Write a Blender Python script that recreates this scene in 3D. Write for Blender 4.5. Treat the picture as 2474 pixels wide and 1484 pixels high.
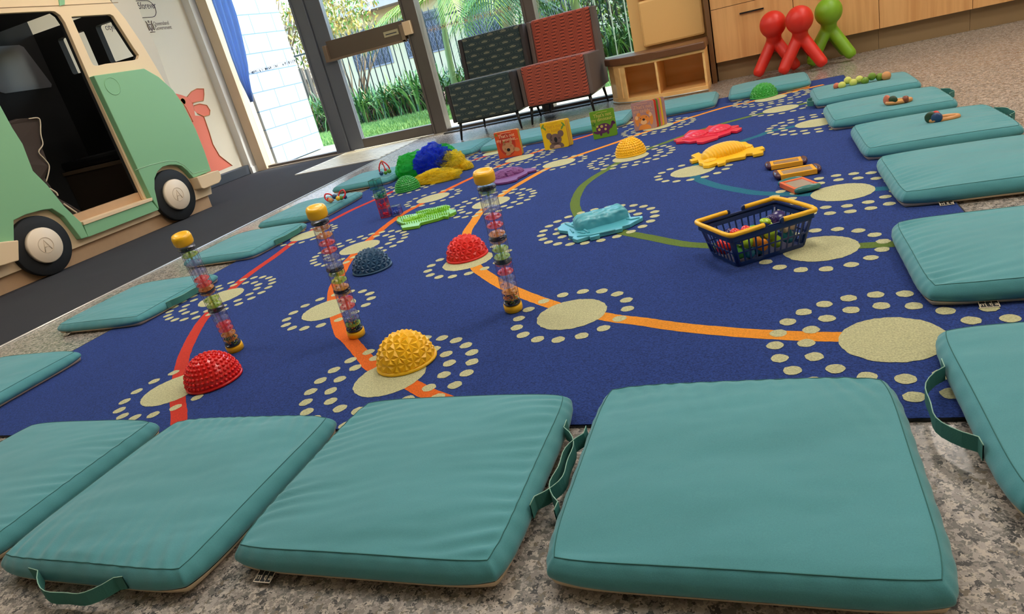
import bpy, bmesh, math, random
from mathutils import Vector, Matrix, noise, Euler
from mathutils.geometry import tessellate_polygon
random.seed(7)
for o in list(bpy.data.objects): bpy.data.objects.remove(o)
SC = bpy.context.scene
C = SC.collection

# ---------------------------------------------------------------- camera
Wd, Hd, FPX = 2474, 1484, 1632.2
PITCH, ROLL, YAW, CAMH = 0.367976, -0.246829, math.radians(23.7), 0.7
_F = Vector((0, math.cos(PITCH), -math.sin(PITCH))); _R = Vector((1, 0, 0)); _U = _R.cross(_F)
_c, _s = math.cos(ROLL), math.sin(ROLL)
_R2 = _R*_c + _U*_s; _U2 = _U*_c - _R*_s
_Z = Matrix.Rotation(YAW, 3, 'Z')
CR, CU, CF = _Z @ _R2, _Z @ _U2, _Z @ _F
C0 = Vector((0, 0, CAMH))
cam = bpy.data.cameras.new('camera'); camo = bpy.data.objects.new('camera', cam); C.objects.link(camo)
m3 = Matrix((CR, CU, -CF)).transposed()
camo.matrix_world = Matrix.Translation(C0) @ m3.to_4x4()
cam.sensor_fit = 'HORIZONTAL'; cam.sensor_width = 36.0; cam.lens = FPX/Wd*36.0; cam.clip_start = 0.02
SC.camera = camo

# ---------------------------------------------------------------- light
def lin(c):
    r = []
    for v in c[:3]:
        v = v/255.0
        r.append(v/12.92 if v <= 0.04045 else ((v+0.055)/1.055)**2.4)
    return (r[0], r[1], r[2], 1.0)
w = bpy.data.worlds.new('world'); SC.world = w; w.use_nodes = True
nt = w.node_tree; bg = nt.nodes['Background']
sky = nt.nodes.new('ShaderNodeTexSky'); sky.sky_type = 'NISHITA'; sky.sun_disc = False
sky.sun_elevation = math.radians(48); sky.sun_rotation = math.radians(60); sky.air_density = 1.2; sky.dust_density = 1.5
nt.links.new(sky.outputs[0], bg.inputs[0]); bg.inputs[1].default_value = 0.64
sun = bpy.data.lights.new('sun', 'SUN'); sun.energy = 2.4; sun.angle = math.radians(0.6); sun.color = (1, 0.95, 0.86)
so = bpy.data.objects.new('sun', sun); C.objects.link(so); so.location = (4, 9, 8)
so.rotation_euler = Vector((-0.6, -0.2, -0.8)).to_track_quat('-Z', 'Y').to_euler()
# daylight portal on the glazing (guides sampling of the sky only)
pl = bpy.data.lights.new('window_portal', 'AREA'); pl.shape = 'RECTANGLE'; pl.size = 4.4; pl.size_y = 2.5
pl.cycles.is_portal = True
po = bpy.data.objects.new('window_portal', pl); C.objects.link(po); po.location = (-3.1, 6.45, 1.3)
po.rotation_euler = (math.radians(-90), 0, 0)
SC.view_settings.view_transform = 'Standard'; SC.view_settings.look = 'None'
SC.view_settings.exposure = 0.75; SC.view_settings.gamma = 1.0; SC.view_settings.use_curve_mapping = False
PANEL_EMIT = 12.0
SC.cycles.transparent_max_bounces = 32

# ---------------------------------------------------------------- pixel -> place helpers (take a measurement off the photograph)
def ray(u, v): return CR*(u-Wd/2) - CU*(v-Hd/2) + CF*FPX
def at(u, v, z=0.0):
    d = ray(u, v); return C0 + d*((z-CAMH)/d.z)
def aty(u, v, y):
    d = ray(u, v); return C0 + d*(y/d.y)
def atx(u, v, x):
    d = ray(u, v); return C0 + d*(x/d.x)
def tile(pts, ox, oy, s): return [(ox+x/s, oy+y/s) for x, y in pts]

# ---------------------------------------------------------------- materials
MATS = {}
def mat(name, col, rough=0.6, metal=0.0, var=0.0, vscale=20, bump=0.0, bscale=200, spec=0.5, sheen=0.0, coat=0.0, alpha=1.0, trans=0.0, sss=0.0, emit=None, estr=0):
    if name in MATS: return MATS[name]
    m = bpy.data.materials.new(name); m.use_nodes = True; MATS[name] = m
    n = m.node_tree.nodes; l = m.node_tree.links; b = n['Principled BSDF']
    c = lin(col); b.inputs['Base Color'].default_value = c
    b.inputs['Roughness'].default_value = rough; b.inputs['Metallic'].default_value = metal
    b.inputs['Specular IOR Level'].default_value = spec
    b.inputs['Sheen Weight'].default_value = sheen; b.inputs['Coat Weight'].default_value = coat
    b.inputs['Transmission Weight'].default_value = trans
    if emit: b.inputs['Emission Color'].default_value = lin(emit); b.inputs['Emission Strength'].default_value = estr
    tc = n.new('ShaderNodeTexCoord')
    if var > 0:
        t = n.new('ShaderNodeTexNoise'); t.inputs['Scale'].default_value = vscale; t.inputs['Detail'].default_value = 4
        l.new(tc.outputs['Object'], t.inputs['Vector'])
        mr = n.new('ShaderNodeMapRange'); mr.inputs[1].default_value = 0.25; mr.inputs[2].default_value = 0.75
        mr.inputs[3].default_value = 1-var; mr.inputs[4].default_value = 1+var
        l.new(t.outputs['Fac'], mr.inputs[0])
        mx = n.new('ShaderNodeMix'); mx.data_type = 'RGBA'; mx.blend_type = 'MULTIPLY'; mx.inputs[0].default_value = 1
        mx.inputs[6].default_value = c
        cb = n.new('ShaderNodeCombineColor')
        for i in range(3): l.new(mr.outputs[0], cb.inputs[i])
        l.new(cb.outputs[0], mx.inputs[7]); l.new(mx.outputs[2], b.inputs['Base Color'])
    if bump > 0:
        t = n.new('ShaderNodeTexNoise'); t.inputs['Scale'].default_value = bscale; t.inputs['Detail'].default_value = 3
        l.new(tc.outputs['Object'], t.inputs['Vector'])
        bp = n.new('ShaderNodeBump'); bp.inputs['Strength'].default_value = bump; bp.inputs['Distance'].default_value = 0.002
        l.new(t.outputs['Fac'], bp.inputs['Height']); l.new(bp.outputs[0], b.inputs['Normal'])
    if alpha < 1:
        out = n['Material Output']; tr = n.new('ShaderNodeBsdfTransparent'); tr.inputs[0].default_value = (1, 1, 1, 1)
        ms = n.new('ShaderNodeMixShader'); ms.inputs[0].default_value = alpha
        l.new(tr.outputs[0], ms.inputs[1]); l.new(b.outputs[0], ms.inputs[2]); l.new(ms.outputs[0], out.inputs['Surface'])
    return m
def clear_plastic(name, tint, fac=0.12, rough=0.05):
    """thin clear sheet: tinted pass-through plus a fresnel gloss"""
    if name in MATS: return MATS[name]
    m = bpy.data.materials.new(name); m.use_nodes = True; MATS[name] = m
    n = m.node_tree.nodes; l = m.node_tree.links; n.remove(n['Principled BSDF']); out = n['Material Output']
    tr = n.new('ShaderNodeBsdfTransparent'); tr.inputs[0].default_value = lin(tint)
    gl = n.new('ShaderNodeBsdfGlossy'); gl.inputs['Roughness'].default_value = rough
    fr = n.new('ShaderNodeLayerWeight'); fr.inputs[0].default_value = 0.3
    pw = n.new('ShaderNodeMath'); pw.operation = 'POWER'; pw.inputs[1].default_value = 3.0
    ma = n.new('ShaderNodeMath'); ma.operation = 'MULTIPLY_ADD'; ma.inputs[1].default_value = 0.5; ma.inputs[2].default_value = fac*0.3
    ms = n.new('ShaderNodeMixShader'); l.new(fr.outputs['Facing'], pw.inputs[0]); l.new(pw.outputs[0], ma.inputs[0]); l.new(ma.outputs[0], ms.inputs[0])
    l.new(tr.outputs[0], ms.inputs[1]); l.new(gl.outputs[0], ms.inputs[2]); l.new(ms.outputs[0], out.inputs['Surface'])
    return m

def speckle_mat(name, cols, scale, rough, bumpy=0.02, spec=0.5):
    m = bpy.data.materials.new(name); m.use_nodes = True; MATS[name] = m
    n = m.node_tree.nodes; l = m.node_tree.links; b = n['Principled BSDF']
    tc = n.new('ShaderNodeTexCoord')
    wn = n.new('ShaderNodeTexNoise'); wn.inputs['Scale'].default_value = scale*1.3; wn.inputs['Detail'].default_value = 2
    l.new(tc.outputs['Object'], wn.inputs['Vector'])
    mx = n.new('ShaderNodeMix'); mx.data_type = 'RGBA'; mx.blend_type = 'LINEAR_LIGHT'; mx.inputs[0].default_value = 0.012
    l.new(tc.outputs['Object'], mx.inputs[6]); l.new(wn.outputs['Color'], mx.inputs[7])
    v = n.new('ShaderNodeTexVoronoi'); v.inputs['Scale'].default_value = scale
    l.new(mx.outputs[2], v.inputs['Vector'])
    sp = n.new('ShaderNodeSeparateColor'); l.new(v.outputs['Color'], sp.inputs[0])
    cr = n.new('ShaderNodeValToRGB'); cr.color_ramp.interpolation = 'CONSTANT'
    el = cr.color_ramp.elements
    while len(el) > 1: el.remove(el[0])
    el[0].position = 0; el[0].color = lin(cols[0][1])
    for p, c in cols[1:]:
        e = el.new(p); e.color = lin(c)
    l.new(sp.outputs[0], cr.inputs[0]); l.new(cr.outputs[0], b.inputs['Base Color'])
    b.inputs['Roughness'].default_value = rough; b.inputs['Specular IOR Level'].default_value = spec
    t = n.new('ShaderNodeTexNoise'); t.inputs['Scale'].default_value = 300
    bp = n.new('ShaderNodeBump'); bp.inputs['Strength'].default_value = bumpy; bp.inputs['Distance'].default_value = 0.001
    l.new(tc.outputs['Object'], t.inputs['Vector']); l.new(t.outputs['Fac'], bp.inputs['Height']); l.new(bp.outputs[0], b.inputs['Normal'])
    return m

def pile_mat(name, col, amt=0.3):
    m = bpy.data.materials.new(name); m.use_nodes = True; MATS[name] = m
    n = m.node_tree.nodes; l = m.node_tree.links; b = n['Principled BSDF']
    tc = n.new('ShaderNodeTexCoord')
    t = n.new('ShaderNodeTexNoise'); t.inputs['Scale'].default_value = 260; t.inputs['Detail'].default_value = 5; t.inputs['Roughness'].default_value = 0.7
    t2 = n.new('ShaderNodeTexNoise'); t2.inputs['Scale'].default_value = 5; t2.inputs['Detail'].default_value = 3
    l.new(tc.outputs['Object'], t.inputs['Vector']); l.new(tc.outputs['Object'], t2.inputs['Vector'])
    mr = n.new('ShaderNodeMapRange'); mr.inputs[1].default_value = 0.3; mr.inputs[2].default_value = 0.7; mr.inputs[3].default_value = 1-amt*1.6; mr.inputs[4].default_value = 1+amt*1.2
    l.new(t.outputs['Fac'], mr.inputs[0])
    mr2 = n.new('ShaderNodeMapRange'); mr2.inputs[3].default_value = 0.9; mr2.inputs[4].default_value = 1.1
    l.new(t2.outputs['Fac'], mr2.inputs[0])
    mu = n.new('ShaderNodeMath'); mu.operation = 'MULTIPLY'; l.new(mr.outputs[0], mu.inputs[0]); l.new(mr2.outputs[0], mu.inputs[1])
    vm = n.new('ShaderNodeVectorMath'); vm.operation = 'SCALE'; vm.inputs[0].default_value = lin(col)[:3]
    l.new(mu.outputs[0], vm.inputs['Scale']); l.new(vm.outputs[0], b.inputs['Base Color'])
    b.inputs['Roughness'].default_value = 0.95; b.inputs['Specular IOR Level'].default_value = 0.1; b.inputs['Sheen Weight'].default_value = 0.05
    b.inputs['Sheen Roughness'].default_value = 0.5
    bp = n.new('ShaderNodeBump'); bp.inputs['Strength'].default_value = 0.9; bp.inputs['Distance'].default_value = 0.004
    l.new(t.outputs['Fac'], bp.inputs['Height']); l.new(bp.outputs[0], b.inputs['Normal'])
    return m

def wood_mat(name, col, dark, axis=2, scale=1.0):
    m = bpy.data.materials.new(name); m.use_nodes = True; MATS[name] = m
    n = m.node_tree.nodes; l = m.node_tree.links; b = n['Principled BSDF']
    tc = n.new('ShaderNodeTexCoord'); mp = n.new('ShaderNodeMapping')
    sc = [28*scale]*3; sc[axis] = 1.6*scale; mp.inputs['Scale'].default_value = sc
    l.new(tc.outputs['Object'], mp.inputs['Vector'])
    t = n.new('ShaderNodeTexNoise'); t.inputs['Scale'].default_value = 1.0; t.inputs['Detail'].default_value = 6; t.inputs['Distortion'].default_value = 0.6
    l.new(mp.outputs[0], t.inputs['Vector'])
    cr = n.new('ShaderNodeValToRGB'); cr.color_ramp.elements[0].position = 0.32; cr.color_ramp.elements[0].color = lin(dark)
    cr.color_ramp.elements[1].position = 0.62; cr.color_ramp.elements[1].color = lin(col)
    l.new(t.outputs['Fac'], cr.inputs[0]); l.new(cr.outputs[0], b.inputs['Base Color']); b.inputs['Roughness'].default_value = 0.45
    return m

TEAL = (84, 150, 150)
def cover_mat():
    m = bpy.data.materials.new('teal canvas'); m.use_nodes = True
    n = m.node_tree.nodes; l = m.node_tree.links; b = n['Principled BSDF']
    tc = n.new('ShaderNodeTexCoord')
    t = n.new('ShaderNodeTexNoise'); t.inputs['Scale'].default_value = 700; t.inputs['Detail'].default_value = 2
    t2 = n.new('ShaderNodeTexNoise'); t2.inputs['Scale'].default_value = 6; t2.inputs['Detail'].default_value = 4
    for q in (t, t2): l.new(tc.outputs['Object'], q.inputs['Vector'])
    ad = n.new('ShaderNodeMath'); ad.operation = 'MULTIPLY_ADD'; ad.inputs[1].default_value = 0.35; l.new(t.outputs['Fac'], ad.inputs[0])
    mr = n.new('ShaderNodeMapRange'); mr.inputs[3].default_value = 0.72; mr.inputs[4].default_value = 0.94
    l.new(t2.outputs['Fac'], mr.inputs[0]); l.new(mr.outputs[0], ad.inputs[2])
    vm = n.new('ShaderNodeVectorMath'); vm.operation = 'SCALE'; vm.inputs[0].default_value = lin((74, 146, 152))[:3]
    l.new(ad.outputs[0], vm.inputs['Scale']); l.new(vm.outputs[0], b.inputs['Base Color'])
    b.inputs['Roughness'].default_value = 0.72; b.inputs['Specular IOR Level'].default_value = 0.35; b.inputs['Sheen Weight'].default_value = 0.25
    bp = n.new('ShaderNodeBump'); bp.inputs['Strength'].default_value = 0.25; bp.inputs['Distance'].default_value = 0.0006
    l.new(t.outputs['Fac'], bp.inputs['Height'])
    l.new(bp.outputs[0], b.inputs['Normal'])
    return m

# ---------------------------------------------------------------- mesh helpers
class MB:
    def __init__(s): s.v = []; s.f = []; s.m = []; s.sm = []; s.mats = []
    def mi(s, m):
        if m is None: return 0
        if m not in s.mats: s.mats.append(m)
        return s.mats.index(m)
    def add(s, vs, fs, m=None, smooth=False):
        o = len(s.v); s.v += [tuple(p) for p in vs]; k = s.mi(m)
        for f in fs: s.f.append([i+o for i in f]); s.m.append(k); s.sm.append(smooth)
        return s
    def box(s, lo, hi, m=None, M=None, smooth=False):
        x0, y0, z0 = lo; x1, y1, z1 = hi
        vs = [Vector(p) for p in ((x0,y0,z0),(x1,y0,z0),(x1,y1,z0),(x0,y1,z0),(x0,y0,z1),(x1,y0,z1),(x1,y1,z1),(x0,y1,z1))]
        if M is not None: vs = [M @ p for p in vs]
        return s.add(vs, [(0,3,2,1),(4,5,6,7),(0,1,5,4),(1,2,6,5),(2,3,7,6),(3,0,4,7)], m, smooth)
    def lathe(s, prof, seg=24, m=None, M=None, smooth=True, cap=True):
        vs = []; fs = []
        for r, z in prof:
            for k in range(seg):
                a = 2*math.pi*k/seg; p = Vector((r*math.cos(a), r*math.sin(a), z)); vs.append(M @ p if M is not None else p)
        for i in range(len(prof)-1):
            for k in range(seg):
                a = i*seg+k; b = i*seg+(k+1) % seg; fs.append((a, b, b+seg, a+seg))
        if cap:
            fs.append(tuple(range(seg-1, -1, -1))); fs.append(tuple((len(prof)-1)*seg+k for k in range(seg)))
        return s.add(vs, fs, m, smooth)
    def tube(s, pts, r, seg=8, m=None, closed=False, smooth=True):
        pts = [Vector(p) for p in pts]; n = len(pts); vs = []; fs = []
        rr = r if isinstance(r, (list, tuple)) else [r]*n
        up = Vector((0, 0, 1)); prev = None
        for i, p in enumerate(pts):
            if closed: t = pts[(i+1) % n]-pts[i-1]
            else: t = pts[min(i+1, n-1)]-pts[max(i-1, 0)]
            t.normalize()
            if prev is None:
                a = up.cross(t)
                if a.length < 1e-3: a = Vector((1, 0, 0)).cross(t)
            else: a = prev - t*prev.dot(t)
            a.normalize(); prev = a; b = t.cross(a)
            for k in range(seg):
                q = 2*math.pi*k/seg; vs.append(p + (a*math.cos(q)+b*math.sin(q))*rr[i])
        for i in range(n if closed else n-1):
            for k in range(seg):
                a0 = i*seg+k; b0 = i*seg+(k+1) % seg; j = ((i+1) % n)*seg
                fs.append((a0, b0, j+(k+1) % seg, j+k))
        if not closed: fs.append(tuple(range(seg-1, -1, -1))); fs.append(tuple((n-1)*seg+k for k in range(seg)))
        return s.add(vs, fs, m, smooth)
    def ell(s, c, r, seg=16, ring=10, m=None, M=None, smooth=True, fn=None, half=False):
        vs = []; fs = []; c = Vector(c); R_ = Vector(r) if isinstance(r, (tuple, list)) else Vector((r, r, r))
        t1 = math.pi/2 if half else math.pi
        for i in range(ring+1):
            t = t1*i/ring
            for k in range(seg):
                a = 2*math.pi*k/seg; d = Vector((math.sin(t)*math.cos(a), math.sin(t)*math.sin(a), math.cos(t)))
                g = fn(d) if fn else 1.0
                p = Vector((d.x*R_.x, d.y*R_.y, d.z*R_.z))*g
                if M is not None: p = M @ p
                vs.append(c+p)
        for i in range(ring):
            for k in range(seg):
                a = i*seg+k; b = i*seg+(k+1) % seg; fs.append((a, a+seg, b+seg, b))
        return s.add(vs, fs, m, smooth)
    def slab(s, outer, holes, fn, t, m=None, mside=None):
        """flat polygon (2-D loops) with holes, given a thickness; fn(u,v,d) places it"""
        loops = [[Vector((p[0], p[1], 0)) for p in L] for L in [outer]+holes]
        tris = tessellate_polygon(loops); flat = [p for L in loops for p in L]; n = len(flat)
        vs = [fn(p.x, p.y, 0) for p in flat]+[fn(p.x, p.y, t) for p in flat]
        fs = [tuple(x) for x in tris]+[tuple(reversed([i+n for i in x])) for x in tris]
        s.add(vs, fs, m)
        o = 0; vs2 = []; fs2 = []
        for L in loops:
            k = len(L); b = len(vs2)
            vs2 += [fn(p.x, p.y, 0) for p in L]+[fn(p.x, p.y, t) for p in L]
            for i in range(k): j = (i+1) % k; fs2.append((b+i, b+j, b+k+j, b+k+i))
        s.add(vs2, fs2, mside or m)
        return s
    def build(s, name, m=None, parent=None, fix=True, bevel=0, subs=0):
        me = bpy.data.meshes.new(name); me.from_pydata(s.v, [], s.f)
        if s.mats:
            for x in s.mats: me.materials.append(x)
        else: me.materials.append(m)
        me.polygons.foreach_set('material_index', s.m if s.mats else [0]*len(s.f))
        me.polygons.foreach_set('use_smooth', s.sm); me.update()
        if fix:
            bm = bmesh.new(); bm.from_mesh(me); bmesh.ops.remove_doubles(bm, verts=bm.verts, dist=1e-6)
            bmesh.ops.recalc_face_normals(bm, faces=bm.faces); bm.to_mesh(me); bm.free()
        o = bpy.data.objects.new(name, me); C.objects.link(o)
        if parent is not None: o.parent = parent
        if bevel:
            b = o.modifiers.new('bevel', 'BEVEL'); b.width = bevel; b.segments = 2; b.limit_method = 'ANGLE'
        if subs:
            b = o.modifiers.new('sub', 'SUBSURF'); b.levels = subs; b.render_levels = subs
        return o
def thing(name, label, cat, loc=(0, 0, 0), rz=0.0, group=None, rot=None):
    o = bpy.data.objects.new(name, None); C.objects.link(o); o.empty_display_size = 0.05
    o.location = loc; o.rotation_euler = rot if rot else (0, 0, rz)
    o['label'] = label; o['category'] = cat
    if group: o['group'] = group
    return o
def tag(o, label, cat, group=None, kind=None):
    o['label'] = label; o['category'] = cat
    if group: o['group'] = group
    if kind: o['kind'] = kind
    return o
def struct(o): o['kind'] = 'structure'; return o
def text_mesh(name, body, size, m, M, parent=None, align='LEFT', ext=0.0004, spacing=1.0, sx=1.0):
    cu = bpy.data.curves.new('t', 'FONT'); cu.body = body; cu.size = size; cu.extrude = ext; cu.align_x = align
    cu.space_line = 0.8; cu.space_character = spacing; cu.resolution_u = 3
    to = bpy.data.objects.new('t', cu); C.objects.link(to)
    dg = bpy.context.evaluated_depsgraph_get(); me = bpy.data.meshes.new_from_object(to.evaluated_get(dg))
    bpy.data.objects.remove(to); me.name = name
    S = Matrix.Diagonal((sx, 1, 1, 1))
    me.transform(M @ S); me.materials.clear(); me.materials.append(m)
    o = bpy.data.objects.new(name, me); C.objects.link(o)
    if parent is not None: o.parent = parent
    return o
def catmull(P, n=10):
    P = [Vector(p) for p in P]; out = []
    for i in range(len(P)-1):
        a = P[max(i-1, 0)]; b = P[i]; c = P[i+1]; d = P[min(i+2, len(P)-1)]
        for k in range(n):
            t = k/n; out.append(0.5*((2*b)+(c-a)*t+(2*a-5*b+4*c-d)*t*t+(3*b-a-3*c+d)*t**3))
    out.append(P[-1]); return out
# ================================================================ SETTING
M_vinyl = speckle_mat('speckled vinyl', [(0, (80, 79, 78)), (0.12, (120, 116, 110)), (0.34, (148, 141, 134)), (0.58, (172, 163, 154)), (0.80, (192, 181, 168)), (0.95, (126, 116, 102))], 135, 0.24)
M_carpet = pile_mat('charcoal carpet', (60, 60, 64), 0.25)
n = M_carpet.node_tree.nodes; l = M_carpet.node_tree.links
M_wall = mat('cream paint', (228, 216, 194), 0.7, bump=0.1, bscale=90)
M_white = mat('white gloss paint', (232, 230, 226), 0.4)
M_dark = mat('charcoal skirting', (62, 66, 74), 0.45)
M_ceil = mat('ceiling white', (236, 234, 228), 0.85)
M_alu = mat('bronze aluminium', (104, 96, 90), 0.35, metal=0.35, var=0.05, vscale=8)
M_alu2 = mat('grey aluminium', (118, 122, 132), 0.32, metal=0.4)
M_strip = mat('edge strip', (206, 202, 194), 0.3, metal=0.6)
M_glass = clear_plastic('glass', (246, 250, 250), 0.05, 0.0)
M_green2 = M_white
XE = -3.19            # carpet to vinyl joint
WY = 6.32             # window wall
b = MB(); b.add([(-3.03, -2.2, 0), (3.2, -2.2, 0), (3.2, 6.7, 0), (-3.25, 6.7, 0)], [(0, 1, 2, 3)])
struct(b.build('floor', M_vinyl))
b = MB(); b.add([(-5.6, -2.2, 0), (-3.03, -2.2, 0), (-3.25, 6.3, 0), (-5.6, 6.3, 0)], [(0, 1, 2, 3)])
struct(b.build('floor', M_carpet))
b = MB(); b.tube([(-3.03, -2.2, 0.001), (-3.25, 6.25, 0.001)], 0.006, 6); struct(b.build('trim_1', M_strip))
b = MB(); b.box((-5.6, -2.3, 0), (-5.45, 6.6, 2.7)); struct(b.build('wall_left', M_wall))
b = MB(); b.box((-5.6, -2.35, 0), (3.35, -2.2, 2.7)); struct(b.build('wall_front', M_wall))
b = MB(); b.box((3.2, -2.3, 0), (3.35, 6.7, 2.7)); struct(b.build('wall_right', M_wall))
b = MB(); b.box((-5.45, WY-0.06, 2.45), (-0.99, WY+0.1, 2.7)); struct(b.build('wall_back', M_wall))
b = MB(); b.box((-0.99, 6.52, 0), (3.2, 6.7, 2.7)); struct(b.build('wall_back', M_wall))
b = MB(); b.box((-5.7, -2.4, 2.7), (3.4, 6.75, 2.8)); struct(b.build('ceiling', M_ceil))
b = MB(); b.box((-5.45, -2.2, 0), (-5.38, 6.16, 0.1)); struct(b.build('baseboard_left', M_dark, bevel=0.006))
# corner pier left of the glazing
b = MB(); b.box((-5.45, 6.16, 0), (-5.36, 6.42, 2.7)); b.box((-5.46, 6.15, 0), (-5.345, 6.43, 0.07)); struct(b.build('wall_pier', M_white)); bpy.data.objects['wall_pier'].name = 'wall_corner'
b = MB(); b.box((-5.345, 6.24, 0), (-5.22, 6.4, 2.45)); struct(b.build('trim_2', mat('cream jamb', (226, 204, 172), 0.5)))
def frame(lo, hi, parent, name='frame', m=None, bev=0.004):
    b = MB(); b.box(lo, hi); return b.build(name, m or M_alu, parent, bevel=bev)
def film(parent, x0, x1, z, y, m, seed, h=0.04):
    r = random.Random(seed); b = MB()
    b.box((x0, y, z), (x1, y+0.0006, z+0.002)); b.box((x0, y, z+h), (x1, y+0.0006, z+h+0.002))
    x = x0
    while x < x1-0.01:
        w_ = r.choice([0.003, 0.004, 0.006])
        if r.random() > 0.12:
            b.box((x, y, z+0.008), (x+w_, y+0.0006, z+h-0.006))
            if r.random() > 0.5: b.box((x, y, z+r.choice([0.008, 0.02, h-0.01])), (x+0.012, y+0.0006, z+r.choice([0.008, 0.02, h-0.01])+0.004))
        x += r.choice([0.014, 0.017, 0.02])
    return b.build('film_strip', m, parent, fix=False)
M_filmd = mat('dark film', (70, 92, 104), 0.6); M_filml = mat('tan film', (214, 178, 140), 0.6)
def window(nm, x0, x1, fx=None):
    r = thing(nm, 'x', 'x', ((x0+x1)/2, WY, 0)); del r['label']; del r['category']; r['kind'] = 'structure'
    hw = (x1-x0)/2
    b = MB(); b.box((-hw, -0.05, 0), (hw, 0.05, 0.035)); b.box((-hw, -0.05, 2.40), (hw, 0.05, 2.45)); b.build('window_frame', M_alu, r, bevel=0.003)
    b = MB(); b.box((-hw, -0.004, 0.035), (hw, 0.004, 2.40)); b.build('pane', M_glass, r)
    return r
w1 = window('window_1', -5.22, -4.29); film(w1, -0.42, 0.4, 1.02-0.04, -0.006, M_filmd, 1)
w2 = window('window_2', -2.96, -1.955); film(w2, -0.47, 0.40, 0.93, -0.006, M_filml, 2)
w3 = window('window_3', -1.84, -1.0); film(w3, -0.32, 0.34, 0.92, -0.006, M_filml, 3)
# mullions
def mull(nm, x0, x1, m, y0=-0.06, y1=0.06):
    b = MB(); b.box((x0, WY+y0, 0), (x1, WY+y1, 2.45)); b.box((x0+0.012, WY+y0-0.012, 0), (x0+0.03, WY+y0, 2.45)); struct(b.build(nm, m, bevel=0.004))
mull('trim_3', -4.29, -4.13, M_alu2, -0.05, 0.06); mull('trim_4', -3.115, -2.96, M_alu); mull('trim_5', -1.955, -1.84, M_alu)
b = MB(); b.box((-1.0, 6.2, 0), (-0.93, 6.45, 2.7)); struct(b.build('trim_6', M_alu))
# floor track below the fixed panes
b = MB(); b.box((-2.96, WY-0.16, 0.0), (-0.99, WY-0.05, 0.012)); struct(b.build('trim_7', mat('dark track', (52, 50, 48), 0.4)))
b = MB(); b.box((-5.22, WY-0.08, 0.0), (-2.96, WY-0.05, 0.010)); struct(b.build('trim_8', mat('sill pale', (206, 196, 180), 0.4)))
# door
dr = thing('door_1', 'x', 'x', (-3.62, WY, 0)); del dr['label']; del dr['category']; dr['kind'] = 'structure'
frame((-0.505, -0.03, 0.01), (-0.335, 0.03, 2.4), dr, 'door_stile', M_alu2); frame((0.49, -0.03, 0.01), (0.505, 0.03, 2.4), dr, 'door_stile')
frame((-0.335, -0.03, 0.01), (0.49, 0.03, 0.105), dr, 'door_rail'); frame((-0.335, -0.03, 2.3), (0.49, 0.03, 2.4), dr, 'door_rail')
frame((-0.40, -0.045, 0.925), (0.49, 0.03, 1.095), dr, 'door_rail', mat('bronze rail', (112, 98, 84), 0.35, metal=0.3))
b = MB(); b.box((-0.335, -0.004, 0.105), (0.49, 0.004, 0.925)); b.box((-0.335, -0.004, 1.095), (0.49, 0.004, 2.3)); b.build('door_pane', M_glass, dr)
b = MB()
for x0 in (-0.43, 0.455): b.box((x0, -0.085, 0.905), (x0+0.04, -0.045, 1.06))
b.box((-0.43, -0.085, 0.905), (0.495, -0.065, 0.925)); b.build('push_bar', mat('bar trim', (150, 128, 108), 0.35, metal=0.5), dr, bevel=0.004)
b = MB(); b.box((0.26, -0.052, 0.985), (0.42, -0.045, 1.035)); sgn = b.build('sign_plate', mat('brass label', (186, 176, 140), 0.4), dr)
b = MB(); b.box((0.28, -0.054, 1.003), (0.40, -0.052, 1.012)); b.build('slot', M_dark, sgn)
b = MB(); b.box((0.50, -0.10, 0.955), (0.585, -0.06, 1.075)); b.build('lock_box', mat('cream plastic', (232, 200, 158), 0.45), dr, bevel=0.006)
# ceiling luminaires
lampm = mat('luminaire diffuser', (255, 246, 232), 0.5, emit=(255, 246, 236), estr=PANEL_EMIT)
for i, (x, y) in enumerate([(-3.6, 1.2), (-1.6, 1.9), (0.2, 1.9), (2.0, 1.2), (-3.3, 3.8), (-0.9, 3.9), (2.0, 3.7), (1.2, 5.2)]):  # the unseen panel over the van door is added to brighten the van
    lab = 'flat ceiling light panel above the %s' % ['van side near row', 'left near cushions', 'near right cushions', 'open floor by the right wall', 'van door, added to brighten the van', 'middle of the blue rug', 'right wall middle', 'cabinets'][i]
    t = thing('ceiling_light', lab, 'light', (x, y, 2.7), 0, 'ceiling light panels')
    b = MB(); b.box((-0.3, -0.3, -0.012), (0.3, 0.3, -0.004)); b.build('diffuser', lampm, t)
    b = MB()
    for lo, hi in (((-0.32, -0.32, -0.02), (-0.3, 0.32, 0)), ((0.3, -0.32, -0.02), (0.32, 0.32, 0)), ((-0.3, -0.32, -0.02), (0.3, -0.3, 0)), ((-0.3, 0.3, -0.02), (0.3, 0.32, 0))): b.box(lo, hi)
    b.build('frame', M_white, t)
# entrance mat
def stripes_mat():
    m = bpy.data.materials.new('ribbed entrance mat'); m.use_nodes = True
    n = m.node_tree.nodes; l = m.node_tree.links; b_ = n['Principled BSDF']
    tc = n.new('ShaderNodeTexCoord'); wv = n.new('ShaderNodeTexWave'); wv.bands_direction = 'Y'; wv.inputs['Scale'].default_value = 3.2; wv.inputs['Distortion'].default_value = 1.2; wv.inputs['Detail'].default_value = 2; wv.inputs['Detail Scale'].default_value = 3
    cr = n.new('ShaderNodeValToRGB'); cr.color_ramp.elements[0].position = 0.25; cr.color_ramp.elements[0].color = lin((150, 132, 100)); cr.color_ramp.elements[1].position = 0.5; cr.color_ramp.elements[1].color = lin((238, 226, 196))
    l.new(tc.outputs['Object'], wv.inputs['Vector']); l.new(wv.outputs[0], cr.inputs[0]); l.new(cr.outputs[0], b_.inputs['Base Color']); b_.inputs['Roughness'].default_value = 0.4
    return m
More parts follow.
